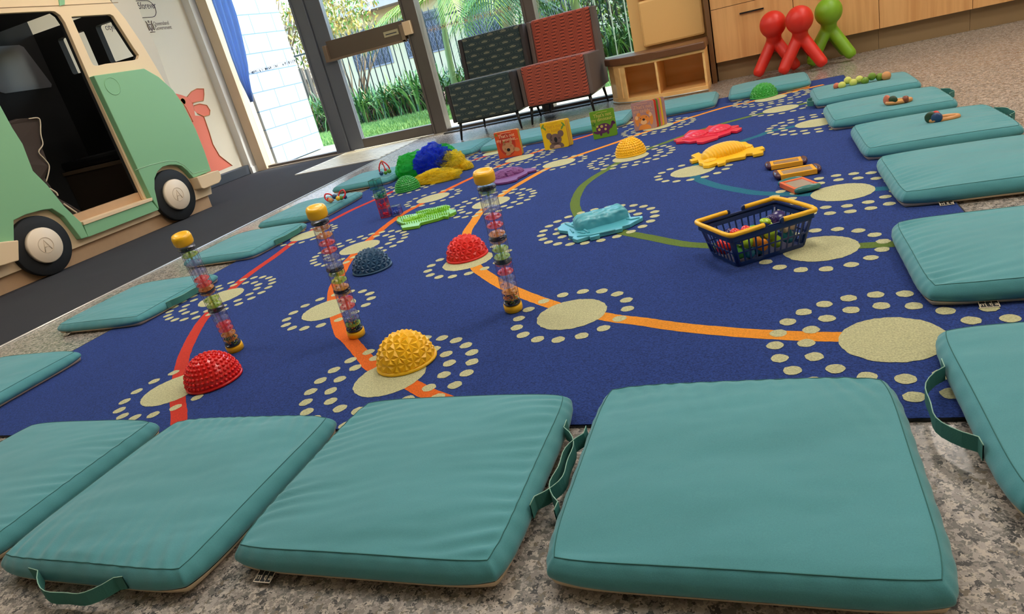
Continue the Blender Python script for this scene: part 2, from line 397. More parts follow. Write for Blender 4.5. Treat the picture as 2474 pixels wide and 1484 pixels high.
emt = thing('entrance_mat', 'pale ribbed entrance mat set before the glass door', 'mat', (-3.68, 5.79, 0))
b = MB(); b.box((-0.455, -0.455, 0.001), (0.43, 0.45, 0.007)); b.build('ribbed_surface', stripes_mat(), emt)
b = MB(); b.box((-0.48, -0.48, 0.0005), (0.45, -0.455, 0.009)); b.box((-0.48, -0.455, 0.0005), (-0.455, 0.45, 0.009)); b.build('edging', mat('mat edging', (240, 236, 226), 0.35), emt)
# ================================================================ RUG
M_rug = pile_mat('blue pile', (46, 70, 138), 0.42)
M_cream = pile_mat('cream pile', (206, 204, 158), 0.22)
RZ = 0.006
rb = MB()
X0, X1, Y0, Y1 = -2.52, 0.46, 1.045, 4.97
rb.box((X0, Y0, 0.0), (X1, Y1, RZ), M_rug)
rl = {'red': pile_mat('red pile', (214, 62, 46), 0.15), 'orange': pile_mat('orange pile', (238, 112, 36), 0.15), 'amber': pile_mat('amber pile', (246, 158, 50), 0.15),
      'olive': pile_mat('olive pile', (104, 128, 56), 0.18), 'teal': pile_mat('teal pile', (38, 116, 140), 0.18)}
lines = {
 'red': [(434,1040),(435,1007),(431,962),(433,930),(440,889),(448,860),(461,830),(477,800),(496,772),(545,718),(587,679),(624,651),(667,621),(713,586),(755,560),(796,538.5),(850,510.5),(897,489.4),(950,465),(1030,432),(1126,396),(1187,375)],
 'orange': [(1110,985),(1034,956),(1003,939.5),(950,908),(902,891),(886,873),(862,844.5),(841.5,822),(827,810),(817,782),(811.7,760),(806,735),(807.7,700),(820,675),(840,637),(858,616.7),(875,597),(889,586),(909,570),(936,547),(976,518.6),(1013,498.4),(1071.5,466),(1139,433),(1195.6,408.5),(1222,398.4),(1286.6,373),(1312.8,364),(1377.5,342.8),(1426,328.6),(1515,299),(1600,274)],
 'amber': [(2150,824),(2032,821),(1941,819),(1800,811),(1649,797),(1554,783),(1494,776),(1453,769),(1382,757),(1342,743.5),(1312,733.4),(1271,718),(1211,691),(1176,669),(1154,652.6),(1136,625),(1128,590),(1130,563),(1143.5,541.7),(1160,518),(1187,494.5),(1211,475.7),(1249,451),(1303,420),(1342,401),(1386,382),(1442.6,362.7),(1493,345.5),(1543.7,327.3),(1590,312),(1631,299),(1679,283.3),(1752,261.7),(1813,248.5),(1893.7,229.3),(1942,217.8),(1990,207)],
 'olive': [(2300,588),(2164,595),(2076,599.5),(1980,606),(1880,607),(1790,603),(1702,598),(1650,594),(1564,577),(1503,565),(1440,548),(1410,535),(1396,518.4),(1390,498),(1394,478),(1408,453.7),(1432.5,433.4),(1461,416),(1489,399),(1530,379),(1572,360.7),(1624.6,341.4),(1690,318),(1750,300.5),(1792.6,289),(1841,276.8),(1932,255.6),(2000,240)],
 'teal': [(2240,452),(2140,460),(2105,462.8),(2040,470),(1950,474),(1890,473),(1833,471),(1793,465),(1732,452.7),(1691.5,438.6),(1675,425),(1676,412),(1689.5,399),(1740,368),(1802.7,341.5),(1833,331.4),(1865,319.3),(1908,311),(2000,290)],
}
rr_ = random.Random(3)
def inside(p): return X0 < p[0] < X1 and Y0+0.002 < p[1] < Y1
for k, px in lines.items():
    P = catmull([at(u, v) for u, v in px], 8)
    P = [p for p in P if inside(p)]
    vs = []; fs = []
    for i, p in enumerate(P):
        t = P[min(i+1, len(P)-1)]-P[max(i-1, 0)]; t.z = 0; t.normalize(); nn = Vector((-t.y, t.x, 0))
        j1, j2 = rr_.uniform(-0.0008, 0.0008), rr_.uniform(-0.0008, 0.0008)
        vs += [(p+nn*(0.021+j1)).to_tuple()[:2]+(RZ+0.0005,), (p-nn*(0.021+j2)).to_tuple()[:2]+(RZ+0.0005,)]
        if i: fs.append((2*i-2, 2*i-1, 2*i+1, 2*i))
    rb.add(vs, fs, rl[k])
def disc(cx, cy, r, seg, jit):
    if not inside((cx, cy)): return
    vs = []
    for i in range(seg):
        a = 2*math.pi*i/seg; q = r+rr_.uniform(-jit, jit)
        vs.append((min(max(cx+q*math.cos(a), X0), X1), max(cy+q*math.sin(a), Y0), RZ+0.001))
    rb.add(vs, [tuple(range(seg))], M_cream)
circ = [  # (px, py, rings)  big spots of the rug
 (1382,764,1),(2156,826,2),(1982,606,1),(2036,469,2),(1674,417,1),(796,751,1),(870,601,2),(1351,397,1),(1047,481,1),(424,945,1),(944,917,2),(1886,266,1),
 (536,722,2),(744,571,1),(985,455,2),(1131,635,1),(1187,493,2),(1256,385,2),(1198,370,2),(1524,383,2),(1444,545,2),(1590,309,2),(1497,304,1),(1862,240,2),(1972,300,2)]
for u, v, k in circ:
    c = at(u, v); disc(c.x, c.y, 0.094, 64, 0.0016)
    if k == 1:
        for i in range(16):
            a = math.radians(1+22.5*i); disc(c.x+0.149*math.cos(a), c.y+0.149*math.sin(a), 0.0172, 16, 0.0012)
    else:
        for i in range(16):
            a = math.radians(-1+22.5*i); disc(c.x+0.153*math.cos(a), c.y+0.153*math.sin(a), 0.0172, 16, 0.0012)
        for i in range(24):
            a = math.radians(15*i); disc(c.x+0.212*math.cos(a), c.y+0.212*math.sin(a), 0.0172, 16, 0.0012)
rug = rb.build('rug', fix=False); tag(rug, 'large blue rug with coloured arcs, cream spots and rings of dots', 'rug')
b = MB(); b.tube([(X0, Y0-0.002, 0.0034), (X1, Y0-0.002, 0.0034), (X1+0.002, Y1, 0.0034), (X0, Y1+0.002, 0.0034)], 0.0034, 8, closed=True)
b.build('binding', mat('rug binding', (50, 50, 52), 0.9), rug)
# ================================================================ CUSHIONS
M_cov = cover_mat(); M_base = mat('cream lining', (236, 214, 180), 0.7); M_seam = mat('seam thread', (50, 110, 106), 0.8)
M_strap = mat('teal strap', (56, 120, 112), 0.8, bump=0.3, bscale=400); M_edge = mat('strap edging', (150, 190, 170), 0.8)
M_tagb = mat('black label', (24, 24, 24), 0.6); M_tagw = mat('label print', (236, 222, 196), 0.6)
def cushion(cx, cy, label, w=0.46, d=0.45, h=0.046, rz=0.0, z=RZ+0.0015, gather='E', handle=None, mta=None, seed=0, sag=0.0, group='floor cushions around the rug', taper=0):
    root = thing('floor_cushion', label, 'cushion', (cx, cy, z), rz, group)
    N = 76; hw, hd = w/2, d/2; rnd = random.Random(seed); off = Vector((seed*7.3, seed*3.1, 0))
    def sq(u, v):
        k = 1-0.045*(abs(u*v))**5
        return hw*u*k*(1-0.010*(1-v*v)*abs(u)), hd*v*k*(1-0.010*(1-u*u)*abs(v))
    def top(u, v, x, y):
        puff = 0.011*(1-abs(u)**3)*(1-abs(v)**3) - 0.004*(abs(u*v))**3
        q = Vector((x, y, 0)); g = 0
        ph = noise.noise(q*7+off)*4.5; ph2 = noise.noise(q*7+off*1.7)*4.5
        if 'W' in gather: g += math.exp(-(x+hw)/0.07)*math.sin((y-0.35*x)/0.0052+ph)*(0.5+0.8*noise.noise(Vector((y*14, 1, seed))))
        if 'E' in gather: g += math.exp(-(hw-x)/0.07)*math.sin((y-0.25*x)/0.0052+ph2)*(0.5+0.8*noise.noise(Vector((y*14, 5, seed))))
        if 'S' in gather: g += math.exp(-(y+hd)/0.06)*math.sin((x+0.3*y)/0.0055+ph)*(0.5+0.8*noise.noise(Vector((x*14, 2, seed))))
        if 'N' in gather: g += math.exp(-(hd-y)/0.06)*math.sin((x+0.3*y)/0.0055+ph)*(0.5+0.8*noise.noise(Vector((x*14, 3, seed))))
        e = min(1, (1-abs(u))*14)*min(1, (1-abs(v))*14)
        soft = noise.fractal(Vector((x*4+y*2, y*12-x*3, 0))+off, 1.0, 2.0, 3)*0.0034 + noise.noise(q*5+off*2)*0.004 - 0.0016*(1-abs(noise.noise(Vector((x*5, y*9+x*2, 3))+off))*3)**2*min(1, abs(noise.noise(q*3+off)))
        return puff + g*0.0052*min(1, e+0.2) + soft*e
    def zs(x, y): return -sag*max(0, (abs(x)/hw-0.35))**2*(1 if x > 0 else 0.3)
    vs = []; fs = []
    for j in range(N+1):
        for i in range(N+1):
            u, v = -1+2*i/N, -1+2*j/N
            u2, v2 = math.sin(u*math.pi/2)*0.5+u*0.5, math.sin(v*math.pi/2)*0.5+v*0.5
            x, y = sq(u2, v2); vs.append((x, y, h+top(u2, v2, x, y)+zs(x, y)))
    for j in range(N):
        for i in range(N):
            a = j*(N+1)+i; fs.append((a, a+1, a+N+2, a+N+1))
    per = [i for i in range(N+1)]+[j*(N+1)+N for j in range(1, N+1)]+[N*(N+1)+i for i in range(N-1, -1, -1)]+[j*(N+1) for j in range(N-1, 0, -1)]
    np_ = len(per); prev = per; topring = [vs[i] for i in per]
    for L in range(1, 7):
        t = L/6; cur = []
        for q, idx in enumerate(per):
            x, y, zz = vs[idx]; r = math.hypot(x/hw, y/hd); cn = (abs(x/hw)*abs(y/hd))**6
            bl = (0.016*math.sin(math.pi*0.68*min(1.0, t*1.18)) if L < 6 else 0.005)
            dn = Vector((x/hw**4*abs(x)**2 if 0 else (1 if x > 0 else -1)*abs(x/hw)**7, (1 if y > 0 else -1)*abs(y/hd)**7, 0))
            if dn.length > 0: dn.normalize()
            wv = 0.0012*math.sin(q*0.9+seed)*(1-t)
            zb = (0.0035+0.009*cn)*1.0
            cur.append(len(vs)); vs.append((x+dn.x*(bl+wv), y+dn.y*(bl+wv), max(0.001, zz*(1-t)+zb*t+zs(x, y)*t*0.0)))
        for q in range(np_): fs.append((prev[q], prev[(q+1) % np_], cur[(q+1) % np_], cur[q]))
        prev = cur
    bottom = [vs[i] for i in prev]
    b = MB(); b.add(vs, fs, None, True); b.build('cover', M_cov, root, fix=True)
    b = MB(); bb = [(x*1.022, y*1.022, zz+0.0025) for x, y, zz in bottom[::3]]; b2 = [(x*1.008, y*1.008, 0.0) for x, y, zz in bottom[::3]]
    k = len(bb); b.add(bb+b2, [(q, (q+1) % k, k+(q+1) % k, k+q) for q in range(k)]+[tuple(range(k, 2*k))], None, True); b.build('lining', M_base, root)
    b = MB(); b.tube([(x*0.999, y*0.999, zz+0.0002) for x, y, zz in topring[::2]], 0.0008, 5, closed=True); b.build('seam', M_seam, root, fix=False)
    if handle:
        side, pos, ln, out, zt = handle
        P = []
        K = 14
        for i in range(K+1):
            t = i/K; s_ = pos+(t-0.5)*ln; o_ = out*(math.sin(math.pi*t)**0.7 if 0 < t < 1 else 0)
            o_ += 0.006*math.sin(t*9)*math.sin(math.pi*t)
            zc = h*0.55+zt*math.sin(math.pi*t)
            if side == 'S': p = (s_, -hd-0.016-o_, zc)
            elif side == 'E': p = (hw+0.016+o_, s_, zc)
            elif side == 'W': p = (-hw-0.016-o_, s_, zc)
            else: p = (s_, hd+0.004+o_, zc)
            P.append(Vector(p))
        P = [P[0]*1.0]+P+[P[-1]*1.0]
        P[0] = P[1]+(P[1]-P[2])*1.6; P[-1] = P[-2]+(P[-2]-P[-3])*1.6
        for i_ in (0, -1):
            if side in 'SN': P[i_].y = P[1].y
            else: P[i_].x = P[1].x
        vs = []; fs = []; hh = 0.013
        for i, p in enumerate(P):
            t = (P[min(i+1, len(P)-1)]-P[max(i-1, 0)]); t.z = 0; t.normalize(); nn = Vector((-t.y, t.x, 0))*0.0009
            zlo = max(0.001, p.z-hh)
            vs += [p+nn+Vector((0, 0, hh)), p-nn+Vector((0, 0, hh)), Vector((p.x-nn.x, p.y-nn.y, zlo)), Vector((p.x+nn.x, p.y+nn.y, zlo))]
            if i:
                a = 4*(i-1); c = 4*i
                for q in range(4): fs.append((a+q, a+(q+1) % 4, c+(q+1) % 4, c+q))
        b = MB(); b.add(vs, fs, None, False); hd_ = b.build('handle', M_strap, root)
        b = MB(); b.tube([p+Vector((0, 0, hh)) for p in P], 0.0009, 5); b.build('strap_edge', M_edge, hd_, fix=False)
    if mta:
        side, pos = mta
        M = {'S': Matrix.Translation((pos, -hd-0.008, 0.0045)), 'W': Matrix.Translation((-hw-0.002, pos, 0.0035)) @ Matrix.Rotation(-math.pi/2, 4, 'Z')}[side] @ Matrix.Rotation(math.radians(14), 4, 'X')
        b = MB(); b.box((-0.017, -0.018, -0.0012), (0.017, 0.004, 0.0), None, M); tg = b.build('brand_tag', M_tagb, root)
        b = MB()
        for lo, hi in (((-0.017, -0.018, 0), (-0.0155, 0.002, 0.0003)), ((0.0155, -0.018, 0), (0.017, 0.002, 0.0003)), ((-0.017, -0.018, 0), (0.017, -0.0165, 0.0003)), ((-0.0055, -0.0165, 0), (-0.0048, 0.002, 0.0003)), ((0.0048, -0.0165, 0), (0.0055, 0.002, 0.0003))): b.box(lo, hi, None, M)
        b.build('border', M_tagw, tg)
        text_mesh('lettering', 'm t a', 0.015, M_tagw, M @ Matrix.Translation((0, -0.0125, 0.0002)), tg, 'CENTER', 0.0002)
    return root
G = 'teal floor cushions around the rug'
cushion(-1.69, 0.81, 'teal floor cushion cut off by the left edge of the near row', gather='E', seed=1, group=G)
cushion(-1.155, 0.805, 'teal floor cushion in the near row with its strap hanging at the front', w=0.455, d=0.455, gather='SN', handle=('S', 0.0, 0.19, 0.035, -0.012), seed=2, group=G)
cushion(-0.638, 0.862, 'teal floor cushion in the near row with front label and strap on its right', w=0.468, d=0.45, gather='WE', handle=('E', 0.02, 0.19, 0.035, -0.004), mta=('S', -0.17), seed=3, group=G)
cushion(-0.093, 0.877, 'largest looking teal floor cushion, nearest and lying right of centre', w=0.475, d=0.455, gather='N', handle=('W', -0.01, 0.18, 0.03, -0.004), seed=4, group=G)
cushion(0.482, 1.035, 'teal floor cushion cut off at the lower right, strap looping left', w=0.465, d=0.46, gather='', handle=('W', 0.0, 0.20, 0.045, -0.006), seed=5, group=G)
cushion(0.505, 1.665, 'right row teal floor cushion standing nearest behind the lower right one', w=0.465, d=0.43, gather='W', mta=('S', -0.135), seed=6, group=G)
cushion(0.565, 2.345, 'right row teal floor cushion beside the basket end, label under its front', w=0.465, d=0.46, gather='W', mta=('S', -0.13), seed=7, group=G)
cushion(0.548, 2.93, 'right row teal floor cushion carrying the oval wooden ring rattle', w=0.465, d=0.45, gather='WE', handle=('E', 0.06, 0.16, 0.03, 0), seed=8, group=G)
cushion(0.490, 3.53, 'right row teal floor cushion carrying the ring rattle with dark discs', w=0.465, d=0.43, gather='WE', handle=('E', 0.06, 0.14, 0.03, 0), seed=9, group=G)
cushion(0.468, 4.14, 'far right teal floor cushion carrying the green bead string', w=0.465, d=0.44, gather='', handle=('W', -0.13, 0.12, 0.03, 0), seed=10, group=G)
cushion(0.012, 4.93, 'far teal floor cushion behind the green faceted dome', w=0.47, d=0.46, gather='', seed=11, group=G)
cushion(-0.552, 4.82, 'far teal floor cushion in front of the shelf bench', w=0.47, d=0.46, gather='', seed=12, group=G)
cushion(-1.122, 4.75, 'far teal floor cushion behind the dinosaur book', w=0.47, d=0.45, gather='', seed=13, group=G)
cushion(-1.665, 4.72, 'far teal floor cushion behind the wombat and koala books', w=0.50, d=0.44, gather='E', seed=14, group=G)
cushion(-2.235, 4.72, 'far teal floor cushion behind the blue and yellow scarves', w=0.50, d=0.44, gather='E', seed=15, group=G)
cushion(-2.61, 4.17, 'left row teal floor cushion carrying the upright red loop rattle', w=0.45, d=0.44, gather='W', seed=16, group=G, h=0.04)
cushion(-2.645, 3.42, 'left row teal floor cushion carrying the squat red loop rattle', w=0.455, d=0.48, gather='NS', seed=17, group=G, h=0.04)
cushion(-2.635, 2.79, 'left row teal floor cushion with strap, third from the near end', w=0.455, d=0.47, gather='E', handle=('E', 0.05, 0.2, 0.02, 0), seed=18, group=G, h=0.04)
cushion(-2.605, 2.03, 'left row teal floor cushion with a small label at its near left corner', w=0.475, d=0.46, gather='EW', handle=('E', 0.03, 0.2, 0.02, 0), mta=('S', -0.17), seed=19, group=G, h=0.04)
cushion(-2.58, 1.29, 'left row teal floor cushion cut off by the left picture edge', w=0.46, d=0.46, gather='', seed=20, group=G, h=0.04)
# ================================================================ TOYS
TZ = RZ+0.001
def gloss(name, col, rough=0.25, **k): return mat(name, col, rough, **k)
M_yel = gloss('golden plastic', (255, 194, 24), 0.3); M_redp = gloss('red plastic', (228, 30, 24), 0.25); M_grnp = gloss('green plastic', (52, 158, 66), 0.3)
M_navyp = gloss('slate blue plastic', (38, 78, 110), 0.42); M_redm = gloss('red satin plastic', (230, 40, 32), 0.42); M_yelm = gloss('golden satin plastic', (255, 198, 28), 0.42); M_grnm = gloss('green satin plastic', (60, 162, 62), 0.4)
def dome_base(root, R, m):
    b = MB(); b.lathe([(R*0.93, 0), (R*0.99, 0.001), (R*1.0, 0.004), (R*0.985, 0.007), (R*0.95, 0.0085)], 56, m); b.build('rim', m, root)
def dot_dome(x, y, R, H, m, label, rz=0, name='spiky_dome'):
    root = thing(name, label, 'stepping dome', (x, y, TZ), rz, 'textured half-ball stepping domes')
    dome_base(root, R, m)
    b = MB(); b.ell((0, 0, 0.006), (R*0.94, R*0.94, H-0.010), 48, 16, m, half=True); b.build('shell', m, root)
    b = MB(); rows = 9
    for i in range(rows):
        t = math.radians(6+i*9.6); rad = R*0.94*math.cos(t); z = 0.006+(H-0.010)*math.sin(t)
        k = max(1, int(2*math.pi*rad/0.0128))
        nz = Vector((math.cos(t)/R, 0, math.sin(t)/H)).normalized()
        for j in range(k):
            a = 2*math.pi*(j+0.5*(i % 2))/k; nn = Vector((nz.x*math.cos(a), nz.x*math.sin(a), nz.z))
            M = nn.to_track_quat('Z', 'Y').to_matrix(); p = Vector((rad*math.cos(a), rad*math.sin(a), z))
            b.lathe([(0.0050, -0.001), (0.0046, 0.0024), (0.0034, 0.0044), (0.0012, 0.0052)], 8, m, Matrix.Translation(p) @ M.to_4x4())
    b.build('nubs', m, root, fix=False); return root
def facet_dome(x, y, R, H, m, label, rz=0, seed=1):
    root = thing('faceted_dome', label, 'stepping dome', (x, y, TZ), rz, 'textured half-ball stepping domes')
    dome_base(root, R, m)
    bm = bmesh.new(); bmesh.ops.create_icosphere(bm, subdivisions=3, radius=1.0); rnd = random.Random(seed)
    for v in bm.verts: v.co += Vector((rnd.uniform(-.05, .05), rnd.uniform(-.05, .05), rnd.uniform(-.05, .05))); v.co.normalize()
    bmesh.ops.delete(bm, geom=[f for f in bm.faces if f.calc_center_median().z < -0.06], context='FACES')
    cs = [(f, f.calc_center_median().normalized()) for f in bm.faces]
    r = bmesh.ops.poke(bm, faces=list(bm.faces))
    for v in r['verts']: v.co = v.co.normalized()*1.03
    pk = set(r['verts'])
    for v in bm.verts:
        if v not in pk: v.co = v.co.normalized()*0.968
        v.co.z = max(v.co.z, 0.0)
        v.co = Vector((v.co.x*R*0.955, v.co.y*R*0.955, 0.006+v.co.z*(H-0.01)))
    me = bpy.data.meshes.new('shell'); bm.to_mesh(me); bm.free(); me.materials.append(m)
    o = bpy.data.objects.new('shell', me); C.objects.link(o); o.parent = root
    return root
p = at(522, 925); dot_dome(p.x, p.y, 0.080, 0.088, M_redp, 'glossy red nubbed dome nearest the camera at the left')
p = at(986, 880); facet_dome(p.x, p.y, 0.080, 0.088, M_yelm, 'golden yellow faceted dome in the near half of the rug', 0.3, 2)
p = at(902, 654); facet_dome(p.x, p.y, 0.080, 0.088, M_navyp, 'slate blue faceted dome beside the middle rain stick', 1.0, 3)
p = at(1131, 624); facet_dome(p.x, p.y, 0.080, 0.088, M_redm, 'red faceted dome just left of the right rain stick', 2.1, 4)
p = at(987, 461); dot_dome(p.x, p.y, 0.080, 0.086, M_grnp, 'green nubbed dome in front of the sheer scarves')
p = at(1525, 376); dot_dome(p.x, p.y, 0.081, 0.088, M_yelm, 'golden yellow nubbed dome on a cream spot near the books', 0, 'spiky_dome')
p = at(1846, 236); facet_dome(p.x, p.y, 0.085, 0.088, M_grnm, 'green faceted dome at the far end of the rug', 0.7, 5)
# ---- rain sticks
M_tube = clear_plastic('clear tube', (246, 246, 252), 0.2, 0.06)
SP = {'g': gloss('lime insert', (190, 226, 60), 0.25, alpha=0.55), 'o': gloss('orange insert', (255, 176, 60), 0.25, alpha=0.55), 'r': gloss('coral insert', (255, 84, 64), 0.25, alpha=0.55), 'b': gloss('smoky blue insert', (140, 150, 196), 0.25, alpha=0.3)}
M_ring = gloss('dark ring', (36, 42, 56), 0.25)
BC = [gloss('bead orange', (250, 130, 30), 0.3), gloss('bead lime', (150, 190, 40), 0.3), gloss('bead navy', (30, 60, 80), 0.3), gloss('bead green', (30, 110, 70), 0.3)]
def rain_stick(base_px, top_px, seq, label, seed):
    bp_ = at(*base_px, RZ); tp = at(*top_px, RZ+0.415); ax = (tp-bp_).normalized()
    q = ax.to_track_quat('Z', 'Y')
    root = thing('rain_stick', label, 'rain stick', bp_+Vector((0, 0, 0.004)), rot=q.to_euler(), group='clear rain sticks standing on the rug')
    L = 0.415
    b = MB(); b.lathe([(0.0235, 0), (0.0262, 0.002), (0.0265, 0.012), (0.0258, 0.02), (0.0236, 0.021)], 36); b.build('base_cap', M_yel, root)
    b = MB(); b.lathe([(0.0236, L-0.030), (0.0262, L-0.029), (0.0275, L-0.024), (0.0275, L-0.008), (0.025, L-0.001), (0.018, L+0.0005), (0.014, L-0.001)], 36); b.build('top_cap', M_yel, root)
    b = MB(); seg = 18; ribs = []
    b.lathe([(0.0232, 0.018), (0.0232, L-0.03)], 36, M_tube, cap=False)
    tube = b.build('tube', M_tube, root, fix=False)
    b = MB()
    for k in range(14):
        a = 2*math.pi*k/14; c_, s_ = math.cos(a)*0.0233, math.sin(a)*0.0233
        b.tube([(c_, s_, 0.03), (c_, s_, L-0.035)], 0.00045, 4)
    b.build('rib', clear_plastic('rib plastic', (200, 200, 214), 0.5, 0.05), tube, fix=False)
    for f in (0.108, 0.452, 0.62, 0.938):
        b = MB(); z = L*(1-f); b.lathe([(0.0236, z-0.002), (0.0246, z-0.0012), (0.0246, z+0.0012), (0.0236, z+0.002)], 36); b.build('ring', M_ring, root)
    for i, (f, k) in enumerate(seq):
        z = L*(1-f); zn = L*(1-(seq[i+1][0] if i+1 < len(seq) else f+0.05)); z2 = L*(1-(seq[i-1][0] if i else f-0.06))
        b = MB(); lo, hi = (z+zn)/2, (z+z2)/2
        b.lathe([(0.0033, lo), (0.0033, hi)], 8)
        b.lathe([(0.0032, z-0.0010), (0.0215, z-0.0010), (0.0225, z+0.0004), (0.0215, z+0.0012), (0.0032, z+0.0012)], 28)
        for a in range(4):
            M = Matrix.Rotation(a*math.pi/2+i*0.5, 4, 'Z'); b.box((0.012, -0.0008, z+0.001), (0.018, 0.0008, z+0.005), None, M)
        b.build('paddle', SP[k], root)
    r = random.Random(seed); b = MB()
    for i in range(230):
        a = r.uniform(0, 6.28); rad = 0.0195*math.sqrt(r.random()); z = 0.024+r.random()**1.3*0.036
        b.ell((rad*math.cos(a), rad*math.sin(a), z), 0.0021, 7, 4, r.choice(BC))
    o = b.build('beads', None, root, fix=False); o['kind'] = 'stuff'
    return root
rain_stick((571, 846), (432, 561), [(0.16,'g'),(0.23,'b'),(0.30,'b'),(0.36,'r'),(0.405,'r'),(0.44,'o'),(0.475,'o'),(0.535,'g'),(0.585,'g'),(0.66,'b'),(0.71,'b'),(0.76,'r'),(0.805,'r'),(0.85,'o'),(0.895,'o')], 'clear rain stick leaning at the left behind the red dome', 1)
rain_stick((863, 812), (760, 496), [(0.15,'o'),(0.205,'o'),(0.26,'r'),(0.315,'r'),(0.37,'b'),(0.425,'b'),(0.49,'g'),(0.545,'g'),(0.60,'o'),(0.645,'o'),(0.70,'r'),(0.755,'r'),(0.81,'b'),(0.855,'b'),(0.90,'g')], 'clear rain stick in the middle on the orange arc', 2)
rain_stick((1242, 750), (1166, 410), [(0.135,'g'),(0.19,'b'),(0.25,'b'),(0.305,'r'),(0.365,'r'),(0.425,'o'),(0.475,'o'),(0.535,'g'),(0.59,'g'),(0.64,'r'),(0.705,'r'),(0.755,'b'),(0.805,'b'),(0.855,'o'),(0.90,'o')], 'clear rain stick standing right of the red faceted dome', 3)
# ---- textured animal mats
def relief(name, label, cat, outline, t, m, z=None, humps=(), pegs=(), bars=(), group='textured rubber animal mats'):
    z = RZ+0.0022 if z is None else z
    P = [at(u, v, z+t*0.7) for u, v in outline]
    c = sum((Vector((p.x, p.y, 0)) for p in P), Vector())/len(P)
    root = thing(name, label, cat, (c.x, c.y, z), 0, group)
    L = [(p.x-c.x, p.y-c.y) for p in P]
    b = MB(); b.slab(L, [], lambda u, v, d: Vector((u, v, d)), t, m); body = b
    for kind, (cu, cv), ln, wd, ht, ang, par in humps:
        q = at(cu, cv, z+t); M = Matrix.Rotation(ang, 3, 'Z')
        b = MB()
        if kind == 'rib':
            vs = []; fs = []; na, nb = par*6, 20
            for i in range(na+1):
                u = -1+2*i/na
                for j in range(nb+1):
                    a = math.pi*j/nb; env = math.sqrt(max(0, 1-abs(u)**2.4)); rg = 1+0.10*math.sin(u*math.pi*par)
                    vs.append(M @ Vector((u*ln, math.cos(a)*wd*env*rg, math.sin(a)*ht*env*rg)))
            for i in range(na):
                for j in range(nb): k = i*(nb+1)+j; fs.append((k, k+1, k+nb+2, k+nb+1))
            b.add(vs, fs, m, True)
        else:
            vs = []; fs = []; na, nb = 60, 30
            for i in range(na+1):
                u = -1+2*i/na
                for j in range(nb+1):
                    a = math.pi*j/nb; env = max(0, 1-abs(u)**(8 if kind == 'log' else 2.2))**0.5
                    nz_ = noise.fractal(Vector((u*ln*(14 if kind == 'log' else 60), math.cos(a)*wd*70, par)), 1, 2, 3)
                    rg = 1+(0.22 if kind == 'log' else 0.14)*nz_
                    vs.append(M @ Vector((u*ln, math.cos(a)*wd*env*rg, math.sin(a)**(0.6 if kind == 'log' else 1)*ht*env*rg)))
            for i in range(na):
                for j in range(nb): k = i*(nb+1)+j; fs.append((k, k+1, k+nb+2, k+nb+1))
            b.add(vs, fs, m, kind != 'scale')
        o = b.build('raised_back', m, root); o.location = (q.x-c.x, q.y-c.y, t)
    if pegs:
        b = body
        for (u0, v0), (u1, v1), k, r_, h_, zb in pegs:
            for i in range(k):
                q = at(u0+(u1-u0)*i/(k-1), v0+(v1-v0)*i/(k-1), z+t); b.lathe([(r_, 0), (r_*0.8, h_*0.6), (r_*0.3, h_)], 7, m, Matrix.Translation((q.x-c.x, q.y-c.y, t+zb-0.002)))
    if bars:
        b = body
        for pts, r_ in bars: b.tube([Vector((at(u, v, z+t).x-c.x, at(u, v, z+t).y-c.y, t+0.001)) for u, v in pts], r_, 7, m)
    body.build('body', m, root, bevel=0.0025)
    return root
T = lambda pts: tile(pts, 1600, 280, 6.185)
M_yt = gloss('yellow rubber', (250, 196, 34), 0.35); M_pk = gloss('pink red rubber', (228, 44, 76), 0.3); M_tl = gloss('teal rubber', (84, 172, 188), 0.3); M_lm = gloss('lime rubber', (128, 196, 46), 0.28); M_pu = gloss('plum rubber', (120, 62, 124), 0.6)
relief('armadillo_mat', 'yellow rubber animal mat with a ribbed dome back', 'sensory mat',
 T([(405,665),(445,690),(535,668),(548,715),(600,722),(612,757),(700,752),(820,712),(830,737),(945,704),(955,668),(1240,617),(1255,575),(1345,567),(1358,592),(1508,560),(1515,530),(1450,522),(1535,492),(1500,462),(1375,490),(1350,440),(1290,425),(1250,398),(1180,400),(1110,430),(980,470),(840,510),(700,550),(640,568),(580,578),(550,553),(500,572),(432,600),(500,640)]), 0.014, M_yt,
 humps=[('rib', T([(915, 560)])[0], 0.105, 0.062, 0.044, math.radians(33), 15), ('lump', T([(1250, 470)])[0], 0.03, 0.025, 0.012, 0.5, 1), ('lump', T([(720, 670)])[0], 0.03, 0.022, 0.010, 0.5, 2)])
relief('lobster_mat', 'pinkish red rubber animal mat with curved ribs, behind the yellow one', 'sensory mat',
 T([(170,365),(205,352),(320,315),(332,288),(410,222),(520,218),(640,208),(700,152),(760,156),(860,128),(920,132),(1000,162),(1052,156),(1140,146),(1150,160),(1098,185),(1190,182),(1185,200),(1110,238),(1030,236),(1020,255),(840,312),(830,332),(740,360),(600,402),(520,402),(512,382),(410,397),(330,387),(205,402),(215,380)]), 0.012, M_pk,
 humps=[('rib', T([(500, 300)])[0], 0.07, 0.05, 0.022, math.radians(60), 6), ('rib', T([(860, 215)])[0], 0.07, 0.05, 0.024, math.radians(60), 6)],
 bars=[(T([(300,350),(450,350),(700,300),(830,280)]), 0.004), (T([(1020,200),(1080,180),(1130,165)]), 0.004)])
T2 = lambda pts: tile(pts, 1240, 470, 6.872)
